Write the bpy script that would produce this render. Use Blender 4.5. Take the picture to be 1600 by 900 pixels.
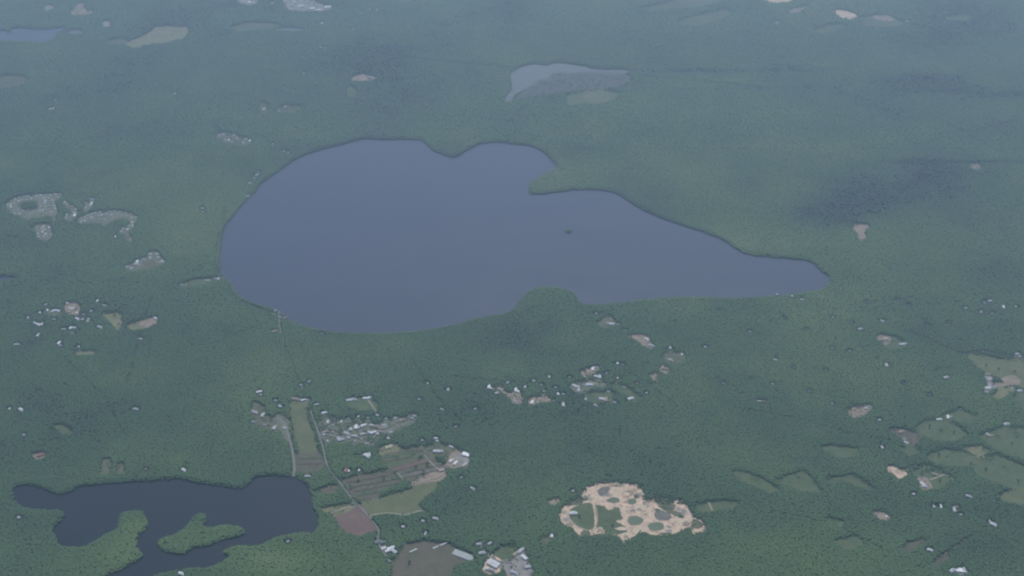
import bpy, bmesh, math, random
import numpy as np
from mathutils import Vector, Matrix, noise as mnoise
from mathutils.geometry import delaunay_2d_cdt, tessellate_polygon
rad = math.radians
random.seed(7); rng = np.random.default_rng(7)
S = bpy.context.scene
for o in list(bpy.data.objects): bpy.data.objects.remove(o)
C = S.collection

# ------------------------------------------------------------------ camera, sky, sun, exposure
CAM_H, PITCH, HFOV = 3000.0, 33.0, 50.0
cd = bpy.data.cameras.new('camera'); cam = bpy.data.objects.new('camera', cd); C.objects.link(cam)
cam.location = (0, 0, CAM_H); cam.rotation_euler = (rad(90 - PITCH), 0, 0)
cd.sensor_fit = 'HORIZONTAL'; cd.angle = rad(HFOV); cd.clip_start = 1; cd.clip_end = 250000
S.camera = cam
SUN_EL, SUN_AZ = 54.0, 6.0          # azimuth measured from the view direction (+y) towards +x
w = bpy.data.worlds.new('World'); S.world = w; w.use_nodes = True
nt = w.node_tree; nt.nodes.clear()
sky = nt.nodes.new('ShaderNodeTexSky'); sky.sky_type = 'NISHITA'; sky.sun_disc = False
sky.sun_elevation = rad(SUN_EL); sky.sun_rotation = rad(SUN_AZ); sky.altitude = 200
sky.air_density = 1.0; sky.dust_density = 2.0; sky.ozone_density = 1.5
bg = nt.nodes.new('ShaderNodeBackground'); bg.inputs[1].default_value = 0.12
wo = nt.nodes.new('ShaderNodeOutputWorld')
nt.links.new(sky.outputs[0], bg.inputs[0]); nt.links.new(bg.outputs[0], wo.inputs[0])
sl = bpy.data.lights.new('sun', 'SUN'); sl.energy = 3.0; sl.angle = rad(0.6); sl.color = (1, .96, .9)
sun = bpy.data.objects.new('sun', sl); C.objects.link(sun)
sd = Vector((math.sin(rad(SUN_AZ)) * math.cos(rad(SUN_EL)), math.cos(rad(SUN_AZ)) * math.cos(rad(SUN_EL)), math.sin(rad(SUN_EL))))
sun.rotation_euler = sd.to_track_quat('Z', 'Y').to_euler()
S.render.engine = 'CYCLES'
S.view_settings.view_transform = 'Standard'; S.view_settings.look = 'None'
S.view_settings.gamma = 1; S.view_settings.exposure = 0.1
S.render.resolution_x, S.render.resolution_y = 1024, 576
S.cycles.volume_bounces = 1
S.cycles.pixel_filter_type = 'BLACKMAN_HARRIS'; S.cycles.filter_width = 2.2
HAZE_DENSITY, HAZE_COLOR, HAZE_G = 0.78e-4, (0.60, 0.78, 1.0), 0.6

# ------------------------------------------------------------------ survey: picture position -> ground point
F = 800 / math.tan(rad(HFOV / 2)); CP, SP = math.cos(rad(PITCH)), math.sin(rad(PITCH))
def P(u, v, z=0.0):
    x = (u - 800) / F; y = -(v - 450) / F
    d = (x, CP + y * SP, -SP + y * CP)
    t = (CAM_H - z) / -d[2]
    return (d[0] * t, d[1] * t)
def depth(u, v):
    y = -(v - 450) / F
    return CAM_H / (SP - y * CP)
def uv_of(X, Y):
    X = np.asarray(X, float); Y = np.asarray(Y, float)
    dz = Y * CP + CAM_H * SP; up = Y * SP - CAM_H * CP
    return 800 + F * X / dz, 450 - F * up / dz

# ------------------------------------------------------------------ helpers
def put(name, me, mat=None, parent=None, loc=None, kind=None):
    o = bpy.data.objects.new(name, me)
    if mat is not None:
        if len(me.materials) == 0: me.materials.append(mat)
    C.objects.link(o)
    if parent: o.parent = parent
    if loc: o.location = loc
    if kind: o['kind'] = kind
    return o
def mesh(name, vs, fs, mat=None):
    me = bpy.data.meshes.new(name); me.from_pydata(vs, [], fs); me.update()
    if mat: me.materials.append(mat)
    return me
def new_mat(name, rough=0.9):
    m = bpy.data.materials.new(name); m.use_nodes = True
    b = m.node_tree.nodes['Principled BSDF']; b.inputs['Roughness'].default_value = rough
    b.inputs['Specular IOR Level'].default_value = 0.25
    return m, m.node_tree, b
def mottled(name, cols, scale=0.01, rough=0.9, stripe=None, detail=6, wear=.16, dist=0.0):
    """procedural ground: several real-world colours mixed by a noise laid out in metres"""
    m, t, b = new_mat(name, rough)
    g = t.nodes.new('ShaderNodeNewGeometry'); n = t.nodes.new('ShaderNodeTexNoise')
    n.inputs['Scale'].default_value = scale; n.inputs['Detail'].default_value = detail
    n.inputs['Roughness'].default_value = .62; n.inputs['Distortion'].default_value = dist
    t.links.new(g.outputs['Position'], n.inputs['Vector'])
    r = t.nodes.new('ShaderNodeValToRGB'); e = r.color_ramp.elements
    k = len(cols)
    e[0].position = .3; e[0].color = (*cols[0], 1); e[1].position = .7; e[1].color = (*cols[-1], 1)
    for i in range(1, k - 1):
        x = e.new(.3 + .4 * i / (k - 1)); x.color = (*cols[i], 1)
    t.links.new(n.outputs['Fac'], r.inputs['Fac']); out = r.outputs[0]
    n2 = t.nodes.new('ShaderNodeTexNoise'); n2.inputs['Scale'].default_value = scale * 3.1; n2.inputs['Detail'].default_value = 4
    n2.inputs['Distortion'].default_value = 1.2
    t.links.new(g.outputs['Position'], n2.inputs['Vector'])
    m2 = t.nodes.new('ShaderNodeMapRange'); m2.inputs[1].default_value = .3; m2.inputs[2].default_value = .7
    m2.inputs[3].default_value = 1 - wear; m2.inputs[4].default_value = 1 + wear * .8
    t.links.new(n2.outputs['Fac'], m2.inputs[0])
    sc = t.nodes.new('ShaderNodeVectorMath'); sc.operation = 'SCALE'
    t.links.new(out, sc.inputs[0]); t.links.new(m2.outputs[0], sc.inputs['Scale']); out = sc.outputs[0]
    if stripe:
        ang, wid, amt = stripe
        mp = t.nodes.new('ShaderNodeMapping'); mp.inputs['Rotation'].default_value = (0, 0, rad(ang))
        t.links.new(g.outputs['Position'], mp.inputs['Vector'])
        wv = t.nodes.new('ShaderNodeTexWave'); wv.inputs['Scale'].default_value = .314 / wid
        wv.inputs['Distortion'].default_value = 2.5; wv.inputs['Detail'].default_value = 3; wv.inputs['Detail Scale'].default_value = .6
        t.links.new(mp.outputs[0], wv.inputs['Vector'])
        mx = t.nodes.new('ShaderNodeMix'); mx.data_type = 'RGBA'; mx.blend_type = 'MULTIPLY'
        mx.inputs[0].default_value = amt
        t.links.new(out, mx.inputs[6]); t.links.new(wv.outputs[0], mx.inputs[7]); out = mx.outputs[2]
    t.links.new(out, b.inputs['Base Color'])
    return m

M = {}
M['floor'] = mottled('forest_undergrowth', [(.045, .075, .035), (.060, .090, .040), (.075, .095, .048)], .03)
M['meadow'] = mottled('meadow_grass', [(.110, .128, .062), (.135, .152, .072), (.165, .17, .088)], .012, stripe=(15, 14, .12))
M['dry'] = mottled('dry_grass', [(.15, .16, .078), (.19, .185, .095), (.22, .21, .12)], .012)
M['pasture'] = mottled('pasture_grass', [(.070, .102, .048), (.092, .122, .056), (.122, .140, .070)], .02, wear=.22, dist=.8)
M['crop'] = mottled('crop_rows', [(.135, .112, .078), (.165, .135, .10), (.125, .125, .072), (.185, .15, .115)], .018, stripe=(28, 9, .35))
M['soil'] = mottled('reddish_soil', [(.155, .10, .085), (.185, .118, .10), (.20, .14, .115)], .015, stripe=(60, 12, .10))
M['pinksoil'] = mottled('pink_bare_soil', [(.20, .165, .115), (.29, .225, .17), (.36, .28, .22)], .03)
M['sand'] = mottled('quarry_sand', [(.28, .20, .145), (.47, .335, .24), (.66, .49, .355), (.55, .41, .31), (.34, .25, .19)], .02, dist=1.6, wear=.25)
M['palesand'] = mottled('pale_sand', [(.52, .42, .30), (.62, .51, .37)], .04)
M['gravel'] = mottled('grey_gravel', [(.17, .16, .145), (.27, .25, .23), (.36, .33, .30)], .035)
M['yard'] = mottled('yards_and_drives', [(.07, .10, .05), (.10, .125, .065), (.20, .19, .15), (.09, .11, .06), (.27, .245, .21)], .055, dist=1.0, wear=.3)
M['wet'] = mottled('dark_wet_gravel', [(.12, .115, .095), (.21, .19, .16)], .04)
M['bank'] = mottled('sandy_bank', [(.26, .21, .14), (.20, .19, .11), (.40, .31, .21)], .05)
M['scrub'] = mottled('scrub_ground', [(.075, .095, .045), (.12, .125, .07), (.17, .155, .11)], .03)
M['marsh'] = mottled('marsh_reeds', [(.082, .09, .078), (.105, .105, .098), (.085, .10, .08)], .012)
M['asphalt'] = mottled('old_asphalt', [(.18, .18, .165), (.25, .24, .22)], .05)
M['track'] = mottled('dirt_track', [(.33, .28, .21), (.42, .36, .28)], .05)

def water_mat(name, col, rough, bump):
    m, t, b = new_mat(name, rough); b.inputs['Base Color'].default_value = (*col, 1)
    b.inputs['IOR'].default_value = 1.33; b.inputs['Specular IOR Level'].default_value = .5
    g = t.nodes.new('ShaderNodeNewGeometry'); n = t.nodes.new('ShaderNodeTexNoise')
    n.inputs['Scale'].default_value = .0022; n.inputs['Detail'].default_value = 5
    mp = t.nodes.new('ShaderNodeMapping'); mp.inputs['Scale'].default_value = (1, 3.2, 1); mp.inputs['Rotation'].default_value = (0, 0, rad(24))
    t.links.new(g.outputs['Position'], mp.inputs['Vector']); t.links.new(mp.outputs[0], n.inputs['Vector'])
    mr = t.nodes.new('ShaderNodeMapRange'); mr.inputs[1].default_value = .3; mr.inputs[2].default_value = .7
    mr.inputs[3].default_value = rough * .8; mr.inputs[4].default_value = rough * 1.3
    t.links.new(n.outputs['Fac'], mr.inputs[0]); t.links.new(mr.outputs[0], b.inputs['Roughness'])
    return m
M['water'] = water_mat('lake_water', (.043, .050, .086), .18, 0)
M['darkwater'] = water_mat('dark_lake_water', (.006, .008, .018), .06, 0)
M['shoal'] = water_mat('shallow_weedy_water', (.105, .11, .11), .2, 0)
M['pond'] = water_mat('green_pond_water', (.065, .11, .055), .12, 0)

def simple(name, col, rough=.8, var=.0, metal=0):
    m, t, b = new_mat(name, rough); b.inputs['Metallic'].default_value = metal
    g = t.nodes.new('ShaderNodeNewGeometry'); n = t.nodes.new('ShaderNodeTexNoise'); n.inputs['Scale'].default_value = .35
    n.inputs['Detail'].default_value = 5
    t.links.new(g.outputs['Position'], n.inputs['Vector'])
    mr = t.nodes.new('ShaderNodeMapRange'); mr.inputs[1].default_value = .3; mr.inputs[2].default_value = .7
    mr.inputs[3].default_value = .8; mr.inputs[4].default_value = 1.12
    t.links.new(n.outputs['Fac'], mr.inputs[0])
    mx = t.nodes.new('ShaderNodeVectorMath'); mx.operation = 'SCALE'; mx.inputs[0].default_value = col
    t.links.new(mr.outputs[0], mx.inputs['Scale']); t.links.new(mx.outputs[0], b.inputs['Base Color'])
    return m
ROOF = {'white': simple('white_roofing', (.86, .86, .85), .5), 'pale grey': simple('pale_grey_shingles', (.58, .58, .58)),
        'grey': simple('grey_shingles', (.27, .275, .29)), 'tan': simple('tan_shingles', (.42, .34, .26)),
        'red': simple('reddish_roofing', (.42, .20, .15)), 'yellow': simple('pale_yellow_roofing', (.72, .66, .40))}
WALL = {'white': simple('white_siding', (.72, .72, .70)), 'cream': simple('cream_siding', (.60, .55, .45)), 'grey': simple('grey_siding', (.40, .41, .42))}
M['glazing'] = simple('greenhouse_film', (.62, .64, .60), .35)
M['bark'] = simple('bark', (.10, .075, .055))
M['glass'] = simple('window_glass', (.04, .05, .06), .15)
M['brick'] = simple('chimney_brick', (.28, .14, .10))
M['door'] = simple('painted_door', (.30, .22, .16))

# ------------------------------------------------------------------ water outlines traced on the photograph
LAKES = {
 'lake': [
  ('large round lake', 'water', [(342,405),(345,380),(352,352),(362,340),(378,320),(396,302),(408,287),(425,275),(440,264),(465,247),(500,234),(540,224),(570,217),(600,218),(655,218),(668,226),(676,235),(690,240),(708,246),(722,240),(735,231),(755,224),(780,222),(800,225),(830,228),(850,238),(866,254),(869,262),(850,271),(834,281),(827,292),(831,303),(870,300),(905,296),(940,297),(965,303),(985,316),(1010,330),(1045,345),(1080,356),(1110,366),(1135,377),(1150,388),(1175,398),(1205,402),(1235,404),(1262,407),(1275,415),(1285,425),(1297,435),(1290,448),(1260,455),(1210,460),(1150,464),(1080,462),(1010,466),(960,472),(920,474),(903,468),(895,455),(870,447),(840,448),(820,460),(805,478),(790,487),(750,495),(700,507),(650,515),(600,518),(540,518),(500,513),(460,502),(430,482),(400,472),(375,462),(358,440),(345,425)]),
  ('dark lake with an island', 'darkwater', [(20,765),(30,759),(50,758),(75,766),(92,772),(108,768),(120,762),(140,758),(165,755),(200,753),(250,750),(280,747),(310,754),(340,758),(370,763),(385,758),(400,745),(430,742),(450,744),(470,749),(482,760),(488,775),(489,792),(496,805),(497,820),(490,830),(475,829),(455,832),(430,838),(410,848),(395,851),(370,850),(352,858),(350,865),(360,868),(345,877),(325,884),(300,885),(270,890),(240,899),(235,925),(150,925),(165,900),(190,890),(215,875),(222,868),(218,860),(213,850),(216,838),(226,828),(232,820),(226,808),(222,797),(205,796),(190,800),(187,812),(184,824),(165,833),(145,845),(130,852),(95,850),(88,838),(83,828),(90,818),(98,810),(100,800),(92,795),(60,793),(38,791),(24,783)]),
  ('bright lake at the left edge', 'water', [(-60,50),(0,47),(12,50),(20,44),(32,43),(55,45),(70,46),(90,43),(104,43),(97,48),(88,53),(84,60),(70,66),(50,66),(30,65),(15,63),(0,65),(-60,68)]),
  ('pale shallow lake', 'shoal', [(788,156),(794,145),(800,138),(797,122),(799,113),(812,105),(825,101),(835,99),(855,101),(872,97),(900,101),(915,103),(925,107),(950,108),(970,108),(985,111),(970,115),(940,114),(910,112),(890,116),(870,114),(860,119),(855,126),(845,124),(835,131),(820,140),(805,146),(798,157)]),
 ],
 'pond': [
  ('', 'shoal', [(105,50),(115,46),(128,48),(130,52),(112,53)]),
  ('', 'shoal', [(432,47),(440,43),(460,43),(474,45),(470,48),(445,49)]),
  ('', 'water', [(-30,434),(10,432),(28,434),(10,439),(-30,441)]),
  ('', 'pond', [(948,783),(954,779),(963,778),(967,781),(966,785),(958,786)]),
  ('', 'pond', [(981,784),(984,781),(990,780),(994,783),(992,787),(984,788)]),
  ('', 'pond', [(981,814),(984,809),(993,807),(1002,810),(1005,814),(1000,819),(991,821),(984,819)]),
  ('', 'pond', [(1013,822),(1018,818),(1030,817),(1036,820),(1036,826),(1028,829),(1017,828)]),
  ('', 'water', [(1462,146),(1470,144),(1480,146),(1474,149)]),
 ]}
ISLANDS = [[(246,850),(255,842),(275,835),(290,825),(303,808),(315,803),(323,810),(318,822),(330,826),(350,822),(375,825),(382,830),(370,836),(350,839),(325,849),(300,853),(290,862),(270,861),(255,857)],
           [(885,361.5),(887,360),(891,359.8),(893,361),(891,363),(887,363.2)]]

def shore_shift(poly, k):
    """near-side edges are seen over the crowns in front of them: the bank itself lies a little nearer"""
    n = len(poly); A = sum(poly[i][0] * poly[(i + 1) % n][1] - poly[(i + 1) % n][0] * poly[i][1] for i in range(n))
    s = 1 if A > 0 else -1; out = []
    for i in range(n):
        a = poly[i - 1]; b = poly[(i + 1) % n]
        ex, ey = b[0] - a[0], b[1] - a[1]; L = math.hypot(ex, ey) + 1e-9
        nv = -ex / L * s                      # outward normal, downwards component
        hp = 15 * CP * F / depth(*poly[i])
        out.append((poly[i][0], poly[i][1] + k * hp * max(0, nv)))
    return out
def smooth(poly, sub, amp=0.0, seed=0, straight=False):
    """Catmull-Rom through the traced points, with a small irregular wobble (picture units of ~3-5 m)"""
    n = len(poly); r = []
    for i in range(n):
        p0, p1, p2, p3 = (Vector(poly[(i + j) % n]) for j in (-1, 0, 1, 2))
        m = max(1, min(14, int((p2 - p1).length / sub)))
        for j in range(m):
            t = j / m
            q = .5 * ((2 * p1) + (p2 - p0) * t + (2 * p0 - 5 * p1 + 4 * p2 - p3) * t * t + (3 * p1 - p0 - 3 * p2 + p3) * t ** 3)
            if straight: q = p1 + (p2 - p1) * t
            if amp:
                nz = mnoise.noise_vector(Vector((q.x * .16, q.y * .22, seed * 3.1))) + .6 * mnoise.noise_vector(Vector((q.x * .5, q.y * .7, seed + 9.)))
                if amp > .8: nz = nz + .45 * mnoise.noise_vector(Vector((q.x * 1.3, q.y * 1.7, seed + 3.)))
                q = q + Vector((nz.x * amp, nz.y * amp * .55))
            r.append((q.x, q.y))
    return r

# raster of tree cover in survey units (2 samples per unit)
U0, V0, U1, V1, RS = -200, -80, 1800, 1020, 2
GW, GH = (U1 - U0) * RS, (V1 - V0) * RS
cover = np.ones((GH, GW), np.float32)
def fill(poly, val, arr=cover):
    p = np.array(poly, float); p[:, 0] = (p[:, 0] - U0) * RS; p[:, 1] = (p[:, 1] - V0) * RS
    x0, x1 = int(max(0, p[:, 0].min() - 1)), int(min(GW, p[:, 0].max() + 2))
    y0, y1 = int(max(0, p[:, 1].min() - 1)), int(min(GH, p[:, 1].max() + 2))
    if x1 <= x0 or y1 <= y0: return
    X, Y = np.meshgrid(np.arange(x0, x1) + .5, np.arange(y0, y1) + .5); ins = np.zeros(X.shape, bool)
    n = len(p)
    for i in range(n):
        (ax, ay), (bx, by) = p[i], p[(i + 1) % n]
        if ay == by: continue
        c = ((ay > Y) != (by > Y)) & (X < (bx - ax) * (Y - ay) / (by - ay) + ax); ins ^= c
    arr[y0:y1, x0:x1][ins] = val
def fill_ellipse(u, v, ru, rv, val):
    fill([(u + ru * math.cos(a), v + rv * math.sin(a)) for a in np.linspace(0, 2 * math.pi, 14)[:-1]], val)

def box(a, k):
    for ax in (0, 1):
        c = np.cumsum(np.pad(a, [(k + 1, k) if i == ax else (0, 0) for i in (0, 1)], mode='edge'), axis=ax, dtype=np.float64)
        a = ((c[2 * k + 1:] - c[:-2 * k - 1]) if ax == 0 else (c[:, 2 * k + 1:] - c[:, :-2 * k - 1])) / (2 * k + 1)
    return a.astype(np.float32)
def feather(a):
    b = box(box(a, 3), 3)
    return np.where(a > .9, np.clip(b * 1.0, 0, 1) ** .6, b * .55 + a * .45).astype(np.float32)
def pip(poly, x, y):
    c = False; n = len(poly)
    for i in range(n):
        ax, ay = poly[i]; bx, by = poly[(i + 1) % n]
        if (ay > y) != (by > y) and x < (bx - ax) * (y - ay) / (by - ay) + ax: c = not c
    return c

# ---- ground sheet with real holes where the water lies
loops = []; lake_g = []; isl_g = []
for nm, L in LAKES.items():
    for (lab, mt, poly) in L:
        big = len(poly) > 20
        q = smooth(poly if not big else shore_shift(poly, .8), 1.4 if big else 1.5, 1.15 if big else .12, len(loops))
        if nm == 'pond' and mt == 'pond': q = smooth(poly, 1.0, .5, len(loops))
        g = [P(*a) for a in q]; loops.append(g); lake_g.append((nm, lab, mt, g)); fill(q, 0)
for i, poly in enumerate(ISLANDS):
    q = smooth(shore_shift(poly, .6) if i == 0 else poly, 2.0 if i == 0 else .8, .4 if i == 0 else 0, 40 + i)
    g = [P(*a) for a in q]; loops.append(g); isl_g.append(g); fill(q, 1)
EXT = 40000.0
vs2 = [Vector((-EXT, -EXT)), Vector((EXT, -EXT)), Vector((EXT, EXT)), Vector((-EXT, EXT))]; es = []
for xx in np.linspace(-11000, 11000, 12):
    for yy in np.linspace(500, 16000, 9): vs2.append(Vector((xx + .37, yy + .21)))
for g in loops:
    b = len(vs2); vs2 += [Vector(p) for p in g]; es += [(b + i, b + (i + 1) % len(g)) for i in range(len(g))]
es += [(0, 1), (1, 2), (2, 3), (3, 0)]
ov, oe, of, *_ = delaunay_2d_cdt(vs2, es, [], 0, 1e-4)
keep = []
bb = [(min(p[0] for p in g), max(p[0] for p in g), min(p[1] for p in g), max(p[1] for p in g), g) for (_, _, _, g) in lake_g]
for f in of:
    c = sum((ov[i] for i in f), Vector((0, 0))) / len(f); ok = True
    for (a, b_, c0, d0, g) in bb:
        if a < c.x < b_ and c0 < c.y < d0 and pip(g, c.x, c.y):
            ok = any(pip(i2, c.x, c.y) for i2 in isl_g); break
    if ok: keep.append(f)
bm = bmesh.new(); bv = [bm.verts.new((p.x, p.y, 0)) for p in ov]
for f in keep:
    try: bm.faces.new([bv[i] for i in f])
    except ValueError: pass
bmesh.ops.recalc_face_normals(bm, faces=bm.faces)
for f in bm.faces:
    if f.normal.z < 0: f.normal_flip()
bd = [e for e in bm.edges if len(e.link_faces) == 1 and max(abs(e.verts[0].co.x), abs(e.verts[0].co.y)) < EXT - 1]
ex = bmesh.ops.extrude_edge_only(bm, edges=bd)
for v in ex['geom']:
    if isinstance(v, bmesh.types.BMVert): v.co.z = -3
me = bpy.data.meshes.new('ground'); bm.to_mesh(me); bm.free()
put('ground', me, M['floor'], kind='structure')

def sheet(name, pts, z, mat, kind='structure'):
    cx = sum(p[0] for p in pts) / len(pts); cy = sum(p[1] for p in pts) / len(pts)   # triangulated about its own centre; crossings are resolved
    tv, te, tf, *_ = delaunay_2d_cdt([Vector((p[0] - cx, p[1] - cy)) for p in pts], [], [list(range(len(pts)))], 1, 1e-3)
    me = mesh(name, [(p.x + cx, p.y + cy, z) for p in tv], [tuple(t) for t in tf], mat)
    bm = bmesh.new(); bm.from_mesh(me)
    for f in bm.faces:
        if f.normal.z < 0: f.normal_flip()
    bm.to_mesh(me); bm.free()
    return put(name, me, kind=kind)
def grow(g, d):
    n = len(g); A = sum(g[i][0] * g[(i + 1) % n][1] - g[(i + 1) % n][0] * g[i][1] for i in range(n)); s = 1 if A > 0 else -1
    out = []
    for i in range(n):
        a, b = g[i - 1], g[(i + 1) % n]; ex, ey = b[0] - a[0], b[1] - a[1]; L = math.hypot(ex, ey) + 1e-9
        out.append((g[i][0] + s * ey / L * d, g[i][1] - s * ex / L * d))
    return out
for (nm, lab, mt, g) in lake_g:
    o = sheet(nm, grow(g, 2.0), -1.2, M[mt])

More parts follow.
